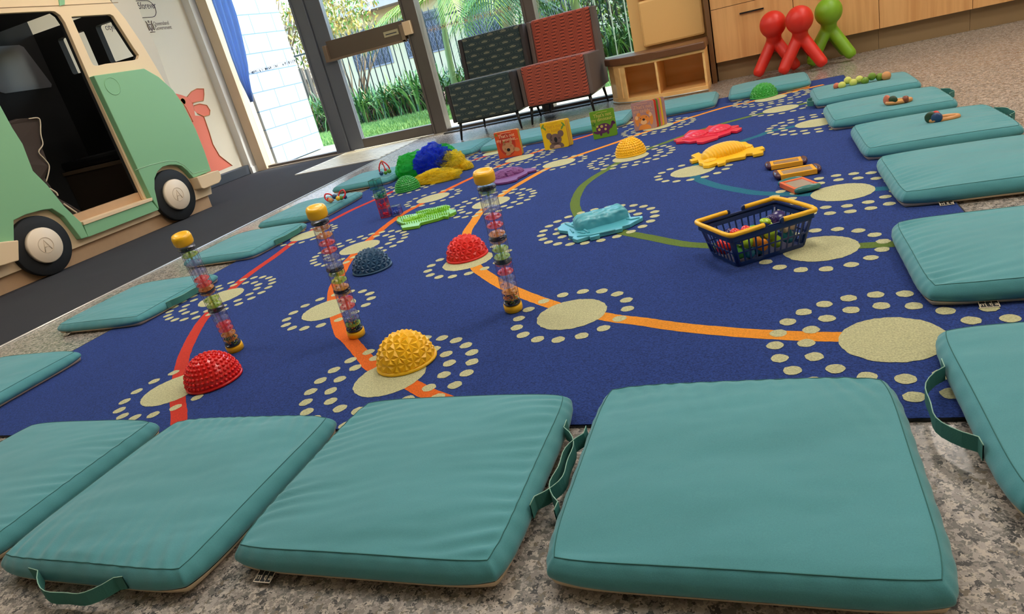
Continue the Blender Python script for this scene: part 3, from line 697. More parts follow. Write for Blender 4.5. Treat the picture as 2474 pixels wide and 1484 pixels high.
relief('lizard_log_mat', 'teal rubber mat of a lizard under a raised bark-textured log', 'sensory mat',
 T2([(735,572),(800,520),(785,515),(870,478),(960,480),(1015,455),(1060,385),(1340,330),(1560,270),(1700,268),(1850,262),(1852,300),(1930,325),(1960,390),(2150,372),(2150,400),(2010,470),(1940,512),(1815,547),(1812,580),(1440,667),(1430,695),(1282,730),(1265,706),(1060,772),(980,742),(1002,716),(920,702),(905,625),(765,610)]), 0.013, M_tl,
 humps=[('log', T2([(1460, 455)])[0], 0.102, 0.050, 0.044, math.radians(29), 1)],
 bars=[(T2([(870,485),(960,530),(1080,575)]), 0.005), (T2([(980,500),(1100,520)]), 0.005), (T2([(950,580),(1000,640)]), 0.004), (T2([(1090,570),(1180,590),(1260,640)]), 0.005), (T2([(1080,630),(1190,650)]), 0.004), (T2([(1060,700),(1280,680),(1700,590)]), 0.0035), (T2([(1840,330),(1900,380)]), 0.006), (T2([(1880,410),(1960,420),(2100,390)]), 0.004)])
T3 = lambda pts: tile(pts, 700, 300, 3.71)
relief('crocodile_mat', 'lime green rubber crocodile mat covered in peg rows', 'sensory mat',
 T3([(957,872),(975,842),(1040,822),(1130,808),(1165,782),(1230,762),(1330,750),(1380,735),(1430,735),(1442,770),(1490,772),(1492,790),(1425,818),(1420,835),(1380,832),(1330,852),(1172,892),(1160,916),(1012,938),(995,918),(1050,904),(1000,892)]), 0.013, M_lm,
 humps=[('lump', T3([(1330, 772)])[0], 0.065, 0.032, 0.016, math.radians(40), 3), ('lump', T3([(1120, 842)])[0], 0.06, 0.03, 0.014, math.radians(35), 4)],
 pegs=[(T3([(1160+dx, 795+dy)])[0], T3([(1425+dx, 735+dy)])[0], 16, 0.0032, 0.013, 0.006+zz) for dx, dy, zz in ((-20, 12, 0.0), (-5, 30, 0.006), (0, 50, 0.004))]+
      [(T3([(975+dx, 848+dy)])[0], T3([(1400+dx, 790+dy)])[0], 22, 0.003, 0.011, 0.004) for dx, dy in ((0, 0), (30, 22))]+[(T3([(1010, 900)])[0], T3([(1330, 838)])[0], 16, 0.003, 0.008, 0.002)])
T4 = lambda pts: tile(pts, 1150, 220, 4.948)
relief('dinosaur_mat', 'plum purple rubber animal mat behind the right rain stick', 'sensory mat',
 T4([(190,1010),(260,975),(350,930),(420,915),(500,935),(600,932),(715,922),(722,945),(620,972),(612,988),(500,1040),(488,1062),(380,1092),(282,1107),(210,1108)]), 0.012, M_pu,
 humps=[('scale', T4([(370, 1000)])[0], 0.10, 0.065, 0.034, math.radians(30), 5)])
# ---- books
def book(bl, br, cover, title, label, art, pages=((238, 190, 60), (120, 160, 60)), th=0.022, opened=0.0):
    a = at(*bl, RZ); c = at(*br, RZ); dx = (c-a); ang = math.atan2(dx.y, dx.x); W = dx.length; H = 0.168
    root = thing('board_book', label, 'book', a+Vector((0, 0, 0.0012)), ang, 'board books standing on the rug')
    def rr(w_, h_, r=0.012, k=5):
        o_ = [(0, 0), (w_-r, 0)]
        for i in range(k+1): t = -math.pi/2+math.pi/2*i/k; o_.append((w_-r+r*math.cos(t), r+r*math.sin(t)))
        for i in range(k+1): t = math.pi/2*i/k; o_.append((w_-r+r*math.cos(t), h_-r+r*math.sin(t)))
        o_.append((0, h_)); return o_
    mc = gloss('cover %d %d %d' % cover, cover, 0.35)
    f0 = lambda u, v, d: Vector((u, d, v))
    b = MB(); b.slab(rr(W, H), [], f0, 0.0022, mc); fr = b.build('front_cover', mc, root)
    mp = [gloss('page %d %d %d' % p_, p_, 0.5) for p_ in pages]
    np_ = 5; fan = opened
    for i in range(np_):
        an = fan*(i+1)/(np_+1); y0 = 0.003+i*th/np_; M = Matrix.Rotation(an, 3, 'Z')
        b = MB(); b.slab(rr(W-0.001, H-0.001), [], lambda u, v, d: M @ Vector((u, d, v)) + Vector((opened*0.03*i, y0, 0)), th/np_*0.82, mp[i % len(mp)]); b.build('page', None, root)
    M = Matrix.Rotation(fan, 3, 'Z')
    b = MB(); b.slab(rr(W, H), [], lambda u, v, d: M @ Vector((u, d, v)) + Vector((opened*0.17, 0.0035+th, 0)), 0.0022, mc); b.build('back_cover', mc, root)
    b = MB(); b.box((-0.0018, 0, 0), (0.0008, th+0.005, H)); b.build('spine', mc, root)
    FM = Matrix(((1, 0, 0, 0), (0, 0, -1, 0), (0, 1, 0, 0), (0, 0, 0, 1)))
    mt = gloss('title ink '+title[0][:3]+label[:6], title[1], 0.5)
    text_mesh('title', "That's not\n"+title[0], 0.030, mt, Matrix.Translation((W*0.5, -0.0040, H*0.77)) @ FM, fr, 'CENTER', 0.0002, sx=min(1.0, 0.9))
    b = MB(); b.box((W*0.25, -0.0036, H*0.925), (W*0.72, -0.0030, H*0.938), mt); b.build('small_print', mt, fr)
    def blob(nm, pts, col, d, k=24):
        m_ = gloss('art %d %d %d' % col, col, 0.5); b = MB()
        for (cx_, cy_, rx, ry, rot) in pts:
            L = [(cx_*W+(rx*math.cos(t)*math.cos(rot)-ry*math.sin(t)*math.sin(rot))*W, cy_*H+(rx*math.cos(t)*math.sin(rot)+ry*math.sin(t)*math.cos(rot))*W) for t in [2*math.pi*i/k for i in range(k)]]
            L = [(min(max(x, 0.003), W-0.003), max(y, 0.003)) for x, y in L]
            b.slab(L, [], lambda u, v, dd: Vector((u, -0.0002-d-dd, v)), 0.0003, m_)
        return b.build(nm, None, fr)
    for i, (nm, pts, col) in enumerate(art): blob(nm, pts, col, 0.0004*(i+1))
    return root
book((1208, 385), (1263, 375), (226, 86, 36), ('my wombat...', (250, 214, 170)), 'orange red board book showing a brown wombat', [('background', [(0.45,0.5,0.36,0.45,0)], (190, 58, 34)), ('wombat', [(0.47,0.36,0.27,0.22,-0.3),(0.33,0.52,0.06,0.06,0),(0.62,0.56,0.06,0.06,0),(0.80,0.26,0.14,0.08,-0.3),(0.42,0.14,0.12,0.06,0.2)], (196, 140, 96)), ('nose', [(0.46,0.29,0.075,0.065,0)], (24, 20, 20)), ('eye', [(0.33,0.34,0.014,0.018,0),(0.60,0.42,0.014,0.018,0)], (30, 24, 20)), ('leaf', [(0.06,0.92,0.06,0.02,0.9),(0.10,0.90,0.06,0.02,1.8),(0.3,0.60,0.03,0.02,0.4),(0.36,0.62,0.03,0.02,2.2)], (120, 140, 50))], ((240, 196, 60), (120, 150, 60)), 0.028)
book((1318, 364), (1376, 354), (250, 206, 24), ('my koala...', (226, 166, 40)), 'yellow board book showing a grey koala', [('leaf', [(0.08,0.88,0.1,0.035,0.9),(0.13,0.80,0.1,0.035,2.2),(0.92,0.84,0.1,0.035,2.2),(0.86,0.74,0.1,0.035,0.9)], (120, 160, 60)), ('koala', [(0.50,0.34,0.25,0.22,0),(0.27,0.49,0.12,0.13,0),(0.75,0.53,0.12,0.13,0),(0.50,0.08,0.30,0.16,0)], (124, 100, 90)), ('belly', [(0.52,0.06,0.14,0.08,0)], (200, 160, 130)), ('nose', [(0.51,0.33,0.065,0.10,0)], (24, 20, 22)), ('eye', [(0.34,0.34,0.018,0.022,0),(0.66,0.37,0.018,0.022,0)], (24, 20, 22))], ((246, 216, 90), (230, 170, 60)), 0.02, 0.10)
book((1436, 338), (1493, 326), (112, 164, 34), ('my dinosaur...', (232, 216, 110)), 'green board book showing a spotted purple dinosaur', [('dinosaur', [(0.45,0.34,0.30,0.20,0.1),(0.83,0.42,0.05,0.17,-0.5),(0.90,0.48,0.09,0.06,-0.6),(0.14,0.22,0.14,0.05,-0.4),(0.32,0.15,0.05,0.08,0),(0.62,0.17,0.05,0.08,0)], (98, 44, 84)), ('spot', [(0.40,0.42,0.06,0.06,0),(0.28,0.32,0.055,0.055,0),(0.54,0.30,0.05,0.05,0),(0.58,0.43,0.04,0.04,0),(0.22,0.44,0.045,0.045,0)], (206, 190, 90)), ('fern', [(0.10,0.52,0.09,0.02,0.7),(0.12,0.55,0.09,0.02,1.5),(0.08,0.5,0.09,0.02,2.4)], (64, 126, 40))], ((150, 180, 70), (90, 140, 50)), 0.010)
book((1535, 318), (1588, 309), (184, 142, 138), ('my teddy...', (236, 184, 140)), 'mauve board book showing an orange teddy bear, pages fanned', [('teddy', [(0.47,0.36,0.25,0.21,0),(0.26,0.56,0.09,0.09,0),(0.70,0.60,0.09,0.09,0),(0.46,0.04,0.28,0.20,0),(0.14,0.34,0.08,0.24,0.1),(0.80,0.34,0.08,0.24,-0.1)], (238, 148, 62)), ('paw', [(0.16,0.46,0.07,0.09,0),(0.78,0.52,0.07,0.09,0),(0.45,0.28,0.14,0.11,0)], (246, 196, 140)), ('nose', [(0.46,0.37,0.06,0.05,0)], (60, 34, 30)), ('eye', [(0.33,0.42,0.016,0.022,0),(0.59,0.45,0.016,0.022,0)], (40, 24, 20)), ('star', [(0.1,0.8,0.025,0.025,0),(0.08,0.66,0.02,0.02,0),(0.9,0.75,0.02,0.02,0),(0.86,0.9,0.02,0.02,0)], (226, 180, 160))], ((246, 206, 40), (220, 60, 50), (110, 150, 60), (240, 130, 120)), 0.02, 0.34)
# ---- cube blocks
def cube_block(px, z0, tint, edge, label, rz, dx=0.0, inner=None):
    q = at(*px, RZ); s = 0.05
    root = thing('cube_block', label, 'block', (q.x+dx, q.y, RZ+0.0015+z0), rz, 'see-through cube blocks')
    b = MB(); b.box((-s/2+.001, -s/2+.001, .001), (s/2-.001, s/2-.001, s-.001)); b.build('shell', clear_plastic('clear '+tint[0], tint[1], 0.3, 0.05), root, fix=False)
    me = gloss('edge '+edge[0], edge[1], 0.25, alpha=0.8); b = MB(); h = s/2-0.0015
    cs = [(-h, -h), (h, -h), (h, h), (-h, h)]
    for i in range(4):
        (x0, y0), (x1, y1) = cs[i], cs[(i+1) % 4]
        for z in (0.0015, s-0.0015): b.tube([(x0, y0, z), (x1, y1, z)], 0.0014, 5)
        b.tube([(x0, y0, 0.0015), (x0, y0, s-0.0015)], 0.0014, 5)
    b.build('edge_frame', me, root, fix=False)
    if inner:
        r = random.Random(int(z0*1000)+3); b = MB()
        for i in range(9): b.ell((r.uniform(-.016, .016), r.uniform(-.016, .016), 0.006+r.random()*0.016), 0.006, 8, 5)
        b.build('rattle_beads', gloss('inner '+edge[0], inner, 0.3), root)
    return root
rd = ('red', (255, 190, 190)); gn = ('green', (196, 232, 226)); bl_ = ('blue', (206, 216, 244))
base = (935, 524)
cube_block(base, 0.0, rd, ('red', (216, 40, 56)), 'red see-through cube block at the bottom of the stack', 0.15, inner=(226, 40, 40))
cube_block(base, 0.0505, rd, ('red', (216, 40, 56)), 'red see-through cube block second from the bottom of the stack', 0.10, inner=(226, 60, 60))
cube_block(base, 0.101, gn, ('green', (30, 110, 90)), 'green see-through cube block third up in the stack', 0.2, inner=(60, 150, 110))
cube_block(base, 0.1515, gn, ('green', (30, 110, 90)), 'green see-through cube block topmost of the stack', 0.0, dx=-0.008)
cube_block((960, 520), 0.0, bl_, ('navy', (52, 74, 130)), 'blue see-through cube block beside the stack on the rug', 0.1, inner=(120, 130, 190))
# ---- sheer scarves
def sheer(name, col, a, sat=0.9):
    m = bpy.data.materials.new(name); m.use_nodes = True; n = m.node_tree.nodes; l = m.node_tree.links; b = n['Principled BSDF']; out = n['Material Output']
    b.inputs['Base Color'].default_value = lin(col); b.inputs['Roughness'].default_value = 0.6
    tl = n.new('ShaderNodeBsdfTranslucent'); tl.inputs[0].default_value = lin(col)
    m1 = n.new('ShaderNodeMixShader'); m1.inputs[0].default_value = 0.5; l.new(b.outputs[0], m1.inputs[1]); l.new(tl.outputs[0], m1.inputs[2])
    tr = n.new('ShaderNodeBsdfTransparent'); tr.inputs[0].default_value = tuple(0.5+0.5*x for x in lin(col)[:3])+(1,)
    lw = n.new('ShaderNodeLayerWeight'); lw.inputs[0].default_value = 0.35
    mr = n.new('ShaderNodeMapRange'); mr.inputs[3].default_value = a; mr.inputs[4].default_value = min(1, a+0.28); l.new(lw.outputs['Facing'], mr.inputs[0])
    m2 = n.new('ShaderNodeMixShader'); l.new(mr.outputs[0], m2.inputs[0]); l.new(tr.outputs[0], m2.inputs[1]); l.new(m1.outputs[0], m2.inputs[2]); l.new(m2.outputs[0], out.inputs['Surface'])
    return m
def scarf(name, label, blobs, m, seed):
    c = at(*blobs[0][0], RZ); root = thing(name, label, 'scarf', (c.x, c.y, RZ+0.001), 0, 'sheer play scarves heaped on the rug')
    for i, (px, rx, ry, rz_, zc, amp) in enumerate(blobs):
        q = at(*px, RZ)
        for lay in (0, 1):
            def fn(d, i=i, lay=lay):
                s_ = Vector((seed*3+i+lay*5, i, seed+lay)); wv = Vector((noise.noise(d*1.7+s_), noise.noise(d*1.7+s_*2), noise.noise(d*1.7+s_*3)))
                r1 = 1-abs(noise.noise(d*1.9+wv*1.3+s_))*2; r2 = 1-abs(noise.noise(d*4.2+wv*2+s_))*2
                return (1+amp*0.5*noise.noise(d*1.3+s_)+amp*0.34*(r1-0.5)+amp*0.16*(r2-0.5))*(1.0, 0.82)[lay]
            b = MB(); b.ell((q.x-c.x, q.y-c.y, zc), (rx, ry, rz_), 96, 60, m, fn=fn)
            b.v = [(x, y, z if z > 0.003 else 0.003+0.001*abs(noise.noise(Vector((x*90, y*90, 1))))) for x, y, z in b.v]
            b.build('folds', m, root, fix=False)
    return root
scarf('sheer_scarf', 'royal blue sheer scarf balled up on the heap', [((1052, 424), 0.120, 0.10, 0.098, 0.088, 0.75)], sheer('blue chiffon', (40, 84, 228), 0.34), 1)
scarf('sheer_scarf', 'yellow sheer scarf spilling out right of the blue scarf', [((1098, 414), 0.085, 0.08, 0.07, 0.055, 0.8), ((1055, 440), 0.145, 0.05, 0.05, 0.026, 0.9), ((1128, 410), 0.045, 0.035, 0.030, 0.024, 0.6)], sheer('yellow chiffon', (255, 238, 80), 0.26), 2)
scarf('sheer_scarf', 'green sheer scarf behind the green nubbed dome', [((1002, 425), 0.10, 0.12, 0.115, 0.035, 0.6), ((1080, 392), 0.07, 0.07, 0.07, 0.05, 0.6)], sheer('green chiffon', (70, 220, 100), 0.15), 3)
# ---- hand held mirrors
def mirror(px, rz, w_, d_, frame_, grip, label, tilt=0):
    q = at(*px, RZ+0.012); root = thing('hand_mirror', label, 'mirror', (q.x, q.y, RZ+0.0015), rot=(tilt, 0, rz), group='framed hand mirrors lying on the rug')
    mf = gloss('frame %d %d %d' % frame_, frame_, 0.35); mg = gloss('grip %d %d %d' % grip, grip, 0.22)
    b = MB(); b.slab([(-w_/2, -d_/2), (w_/2, -d_/2), (w_/2, d_/2), (-w_/2, d_/2)], [[(-w_/2+.012, -d_/2+.010), (w_/2-.012, -d_/2+.010), (w_/2-.012, d_/2-.010), (-w_/2+.012, d_/2-.010)]], lambda u, v, d: Vector((u, v, d)), 0.019, mf); b.build('frame', mf, root, bevel=0.002)
    b = MB(); b.box((-w_/2+.011, -d_/2+.009, 0.010), (w_/2-.011, d_/2-.009, 0.0165)); b.build('mirror_face', mat('mirror', (226, 228, 236), 0.16, metal=1.0, bump=0.12, bscale=22), root)
    for s_ in (-1, 1):
        b = MB(); b.tube([(s_*(w_/2+.003), -d_/2-0.004, 0.011), (s_*(w_/2+.009), -d_/4, 0.013), (s_*(w_/2+.009), d_/4, 0.013), (s_*(w_/2+.003), d_/2+0.004, 0.011)], [0.009, 0.012, 0.012, 0.009], 12)
        b.build('grip', mg, root, subs=1)
mirror((1899, 394), math.radians(3), 0.115, 0.075, (246, 176, 40), (74, 44, 64), 'yellow framed hand mirror with plum grips, farthest of the three')
mirror((1925, 415), math.radians(8), 0.125, 0.085, (246, 176, 40), (74, 44, 64), 'yellow framed hand mirror with plum grips, in the middle')
mirror((1930, 447), math.radians(112), 0.12, 0.085, (232, 106, 46), (60, 124, 120), 'orange framed hand mirror with teal grips beside the basket')
# ---- rattles
WR = gloss('red coated wire', (220, 44, 50), 0.3)
def ball(parent, c, r, m, nm='ball'):
    b = MB(); b.ell((0, 0, 0), r, 18, 12, m); o = b.build(nm, m, parent); o.location = c; return o
WB = {'r': gloss('red wood', (206, 60, 44), 0.35), 'g': gloss('green wood', (86, 140, 40), 0.35), 'y': gloss('yellow wood', (232, 190, 50), 0.35), 'b': gloss('blue wood', (38, 70, 110), 0.35), 'n': gloss('bare wood', (214, 150, 90), 0.4), 'w': gloss('rosy wood', (204, 110, 78), 0.4), 'k': gloss('dark green wood', (36, 64, 36), 0.4), 'd': gloss('walnut wood', (130, 66, 40), 0.4), 'l': gloss('pale lime wood', (206, 212, 104), 0.4), 'm': gloss('moss wood', (112, 146, 40), 0.4)}
def loop_rattle(px, label, upright, z):
    q = at(*px, z); root = thing('loop_rattle', label, 'rattle', (q.x, q.y, z), 0.4, 'red loop bead rattles')
    if upright:
        pts = [(-0.028, 0, 0.012), (-0.034, 0, 0.035), (-0.024, 0, 0.068), (0, 0, 0.092), (0.026, 0, 0.066), (0.036, 0, 0.035), (0.030, 0, 0.012)]
        b = MB(); b.tube(catmull(pts, 6), 0.0045, 8); b.build('loop', WR, root)
        pts = [(0, -0.02, 0.01), (0.008, -0.01, 0.035), (0, 0, 0.09)]
        b = MB(); b.tube(catmull(pts, 6), 0.0035, 8); b.build('loop', WR, root)
        for c, r, k in (((-0.026, -0.004, 0.016), 0.015, 'b'), ((0.004, -0.012, 0.014), 0.013, 'g'), ((0.030, -0.004, 0.017), 0.015, 'g'), ((0.006, 0.012, 0.03), 0.011, 'w'), ((0, 0, 0.093), 0.008, 'n'), ((-0.002, -0.004, 0.076), 0.006, 'r')): ball(root, c, r, WB[k])
    else:
        for s_ in (-1, 1):
            pts = [(s_*0.012, 0, 0.02), (s_*0.03, 0.01, 0.048), (s_*0.055, 0, 0.056), (s_*0.062, -0.01, 0.035), (s_*0.045, -0.012, 0.012), (s_*0.015, -0.01, 0.014)]
            b = MB(); b.tube(catmull(pts, 6), 0.0045, 8); b.build('loop', WR, root)
        for c, r, k in (((-0.035, -0.01, 0.016), 0.015, 'n'), ((-0.008, 0.0, 0.03), 0.015, 'b'), ((0.012, -0.012, 0.016), 0.0145, 'y'), ((0.03, -0.006, 0.014), 0.014, 'g'), ((0.052, 0.0, 0.012), 0.012, 'b'), ((-0.048, 0.004, 0.024), 0.010, 'r')): ball(root, c, r, WB[k])
    return root
loop_rattle((815, 486), 'squat rattle of red loops and coloured beads on a left cushion', False, 0.055)
loop_rattle((932, 422), 'upright pear shaped rattle of red loops on a far left cushion', True, 0.055)
q = at(2090, 202, 0.06); root = thing('bead_rattle', 'string of green and yellow wooden beads on the far right cushion', 'rattle', (q.x, q.y, 0.0585), math.radians(4))
for i, (dx, dy, dz, r, k) in enumerate([(-0.118,0.004,0.017,0.0155,'w'),(-0.098,-0.014,0.018,0.0175,'l'),(-0.070,0.008,0.034,0.0175,'l'),(-0.050,-0.012,0.020,0.0175,'l'),(-0.022,0.006,0.028,0.0175,'l'),(-0.002,-0.012,0.018,0.0175,'m'),(0.030,0.004,0.030,0.018,'m'),(0.062,0.006,0.020,0.0175,'m'),(0.086,-0.008,0.020,0.021,'n')]): ball(root, (dx*1.15, dy, dz), r*1.1, WB[k], 'bead')
def ring_rattle(px, label, rz, discs, z=0.0585):
    q = at(*px, z); root = thing('ring_rattle', label, 'rattle', (q.x, q.y, z), rz, 'wooden ring rattles')
    P = [(0.045*math.cos(t)*(1.0)+0.0, 0.026*math.sin(t), 0.010) for t in [2*math.pi*i/28 for i in range(28)]]
    b = MB(); b.tube(P, 0.0085, 12, closed=True); b.build('ring', WB['n'], root)
    for c, r, th, k, yaw_ in discs:
        M = Matrix.Rotation(yaw_, 4, 'Z') @ Matrix.Rotation(math.pi/2, 4, 'Y')
        b = MB(); b.lathe([(r*0.8, -th), (r, -th*0.4), (r, th*0.4), (r*0.8, th)], 24, None, M); o = b.build('disc', WB[k], root); o.location = c
    return root
ring_rattle((2172, 250), 'wooden ring rattle with dark green and rosy discs', 0.0, [((-0.045, 0.004, 0.022), 0.022, 0.006, 'w', 0.5), ((-0.026, -0.016, 0.020), 0.020, 0.008, 'k', 0.9), ((0.0, -0.024, 0.014), 0.006, 0.016, 'y', 0.1), ((0.022, -0.020, 0.016), 0.016, 0.010, 'd', 0.0)])
ring_rattle((2281, 292), 'oval wooden ring rattle with blue, green and red discs', 0.1, [((-0.030, -0.020, 0.020), 0.019, 0.008, 'b', 0.9), ((-0.045, -0.004, 0.022), 0.021, 0.006, 'k', 0.9), ((-0.020, 0.022, 0.020), 0.018, 0.007, 'r', 0.4)])
# ---- basket
M_bk = gloss('navy basket plastic', (26, 50, 104), 0.32)
ba = math.radians(32)
bk = thing('toy_basket', 'navy plastic shopping basket with two folded yellow handles', 'basket', (-0.062, 1.893, RZ+0.001), ba)
BH = 0.096
def bw(z): t = z/BH; return 0.1025+0.022*t, 0.0715+0.018*t
def rrect(hx, hy, r, k=4):
    o_ = []
    for cx_, cy_, a0 in ((hx-r, hy-r, 0), (-hx+r, hy-r, 90), (-hx+r, -hy+r, 180), (hx-r, -hy+r, 270)):
        for i in range(k+1): t = math.radians(a0+90*i/k); o_.append((cx_+r*math.cos(t), cy_+r*math.sin(t)))
    return o_
def band(b, z0, z1, t0=0.0, t1=0.0, th=0.002, m=None, r=0.014):
    o_ = len(b.v); h0, h1 = bw(z0), bw(z1)
    R0 = rrect(h0[0]+t0, h0[1]+t0, r); R1 = rrect(h1[0]+t1, h1[1]+t1, r); R2 = rrect(h1[0]+t1-th, h1[1]+t1-th, r-th*0.8); R3 = rrect(h0[0]+t0-th, h0[1]+t0-th, r-th*0.8)
    k = len(R0); vs = [(x, y, z0) for x, y in R0]+[(x, y, z1) for x, y in R1]+[(x, y, z1) for x, y in R2]+[(x, y, z0) for x, y in R3]
    fs = []
    for q in range(4):
        for i in range(k): j = (i+1) % k; a = q*k; c = ((q+1) % 4)*k; fs.append((a+i, a+j, c+j, c+i))
    b.add(vs, fs, m, False)
b = MB(); k = rrect(0.1015, 0.0705, 0.014); b.slab(k, [], lambda u, v, d: Vector((u, v, d)), 0.003, None); band(b, 0, 0.012); band(b, 0.038, 0.043); band(b, 0.074, BH-0.010)
for i in range(0, 12):
    for s_ in (-1, 1):
        x0, y0 = bw(0.01); x1, y1 = bw(0.078); f_ = -0.92+1.84*i/11
        b.box((f_*x0-0.0022, -0.001, 0), (f_*x0+0.0022, 0.001, 1), None, Matrix(((1, 0, f_*(x1-x0), 0), (0, 1, s_*(y1-y0), s_*(y0-0.001)), (0, 0, 0.068, 0.010), (0, 0, 0, 1))))
for i in range(0, 8):
    for s_ in (-1, 1):
        x0, y0 = bw(0.01); x1, y1 = bw(0.078); f_ = -0.9+1.8*i/7
        b.box((-0.001, f_*y0-0.0022, 0), (0.001, f_*y0+0.0022, 1), None, Matrix(((1, 0, s_*(x1-x0), s_*(x0-0.001)), (0, 1, f_*(y1-y0), 0), (0, 0, 0.068, 0.010), (0, 0, 0, 1))))
for sx in (-1, 1):
    for sy in (-1, 1):
        x0, y0 = bw(0.0); x1, y1 = bw(0.08)
        b.tube([(sx*(x0-0.006), sy*(y0-0.006), 0.005), (sx*(x1-0.006), sy*(y1-0.006), 0.08)], 0.006, 8)
b.build('body', M_bk, bk)
b = MB(); band(b, BH-0.016, BH-0.003, 0.006, 0.003); band(b, BH-0.004, BH, 0.0, 0.0, 0.004); o_ = b.build('rim', M_bk, bk)
for sx in (-1, 1):
    hx, hy = bw(BH); b = MB(); yk = hy+0.004
    P = [(sx*0.028, -yk, BH+0.006), (sx*0.10, -yk-0.001, BH+0.005), (sx*(hx+0.002), -yk+0.008, BH+0.005), (sx*(hx+0.006), 0, BH+0.006), (sx*(hx+0.002), yk-0.008, BH+0.005), (sx*0.10, yk+0.001, BH+0.005), (sx*0.028, yk, BH+0.006)]
    b.tube(catmull(P, 6), 0.0066, 10); b.build('handle', M_yel, bk)
    for sy in (-1, 1):
        b = MB(); b.lathe([(0.0085, -0.003), (0.0085, 0.003)], 16, None, Matrix.Translation((sx*0.026, sy*yk, BH+0.004)) @ Matrix.Rotation(math.pi/2, 4, 'X')); b.build('hinge', M_bk, bk, bevel=0.001)
rb_ = random.Random(5)
Mb = Matrix.Translation((-0.062, 1.893, RZ+0.001)) @ Matrix.Rotation(ba, 4, 'Z')
SH = [('red', (224, 44, 40)), ('lime green', (168, 204, 40)), ('orange', (250, 150, 40)), ('cream', (238, 204, 160)), ('teal', (40, 126, 150)), ('dark purple', (44, 30, 96)), ('yellow', (236, 200, 40)), ('green', (80, 160, 60))]
items = [ # x, y, z, r, colour, kind
 (-0.075,-0.03,0.068,0.020,0,'egg'),(-0.045,-0.035,0.070,0.019,0,'egg'),(-0.025,-0.045,0.066,0.013,4,'egg'),(0.012,-0.035,0.078,0.019,1,'spoon'),(0.045,-0.005,0.068,0.020,5,'egg'),(0.075,0.0,0.066,0.017,5,'cone'),
 (-0.088,0.02,0.028,0.022,0,'egg'),(-0.075,-0.035,0.022,0.020,7,'egg'),(-0.03,-0.045,0.045,0.018,2,'egg'),(-0.012,-0.048,0.028,0.018,2,'egg'),(-0.055,-0.048,0.048,0.017,1,'egg'),(-0.05,-0.045,0.016,0.016,4,'egg'),(-0.02,-0.04,0.014,0.015,4,'egg'),(0.018,-0.046,0.052,0.018,1,'egg'),
 (0.03,-0.048,0.026,0.018,1,'egg'),(0.055,-0.05,0.060,0.016,3,'bell'),(0.078,-0.05,0.062,0.016,3,'bell'),(0.07,-0.045,0.028,0.020,4,'egg'),(0.085,-0.02,0.05,0.018,3,'egg'),(0.04,0.03,0.03,0.022,6,'egg'),(-0.01,0.03,0.03,0.022,2,'egg'),(-0.06,0.035,0.05,0.020,5,'egg'),(0.0,0.0,0.05,0.022,7,'egg')]
for i, (x, y, z, r, ci, kd) in enumerate(items):
    nm_, col = SH[ci]; m_ = gloss('shaker '+nm_, col, 0.25)
    M = Mb @ Matrix.Translation((x, y, z+0.003)) @ Euler((rb_.uniform(-0.6, 0.6), rb_.uniform(-0.6, 0.6), rb_.uniform(0, 3))).to_matrix().to_4x4()
    if kd == 'spoon': M = Mb @ Matrix.Translation((x, y, z+0.012)) @ Euler((0.2, 0.1, 0.8)).to_matrix().to_4x4()
    nm = {'egg': 'egg_shaker', 'spoon': 'maraca', 'cone': 'toy_horn', 'bell': 'castanet'}[kd]
    b = MB()
    if kd == 'egg': b.lathe([(0.001, -r*0.92), (r*0.55, -r*0.8), (r*0.9, -r*0.3), (r*0.92, r*0.15), (r*0.7, r*0.7), (r*0.35, r*1.05), (0.001, r*1.15)], 18)
    elif kd == 'spoon': b.ell((0, 0, 0), (r, r*0.8, r*0.4), 18, 10); b.tube([(0, -r*0.6, -0.002), (0, -r*1.6, -0.02)], 0.004, 8)
    elif kd == 'cone': b.lathe([(0.003, -0.02), (0.005, 0), (0.012, 0.012), (0.019, 0.018), (0.018, 0.019)], 16)
    else: b.lathe([(r*0.9, -r*0.5), (r, -r*0.35), (r, r*0.35), (r*0.9, r*0.5)], 16, None, Matrix.Rotation(math.pi/2, 4, 'X'))
    o = b.build(nm, m_); o.matrix_world = M
    where = ['heaped on top near the left handle', 'on top beside the left handle', 'wedged between the red shaker and the rim', 'lying highest on the heap', 'on top near the right handle', 'pointing up near the right handle',
      'low behind the left end bars', 'low at the near left corner', 'behind the long side bars left of centre', 'low behind the long side bars left of centre', 'behind the bars next to the near corner', 'on the basket floor by the near corner', 'on the basket floor left of centre', 'mid height behind the centre bars',
      'low behind the centre bars', 'upper, right of the centre bars', 'upper, nearest the right end bars', 'low near the right end bars', 'by the right end bars', 'buried at the back right', 'buried at the back centre', 'buried at the back left', 'buried in the middle of the heap'][i]
    tag(o, '%s %s in the navy basket, %s' % (nm_, nm.replace('_', ' '), where), 'musical toy', 'musical toys heaped in the basket')
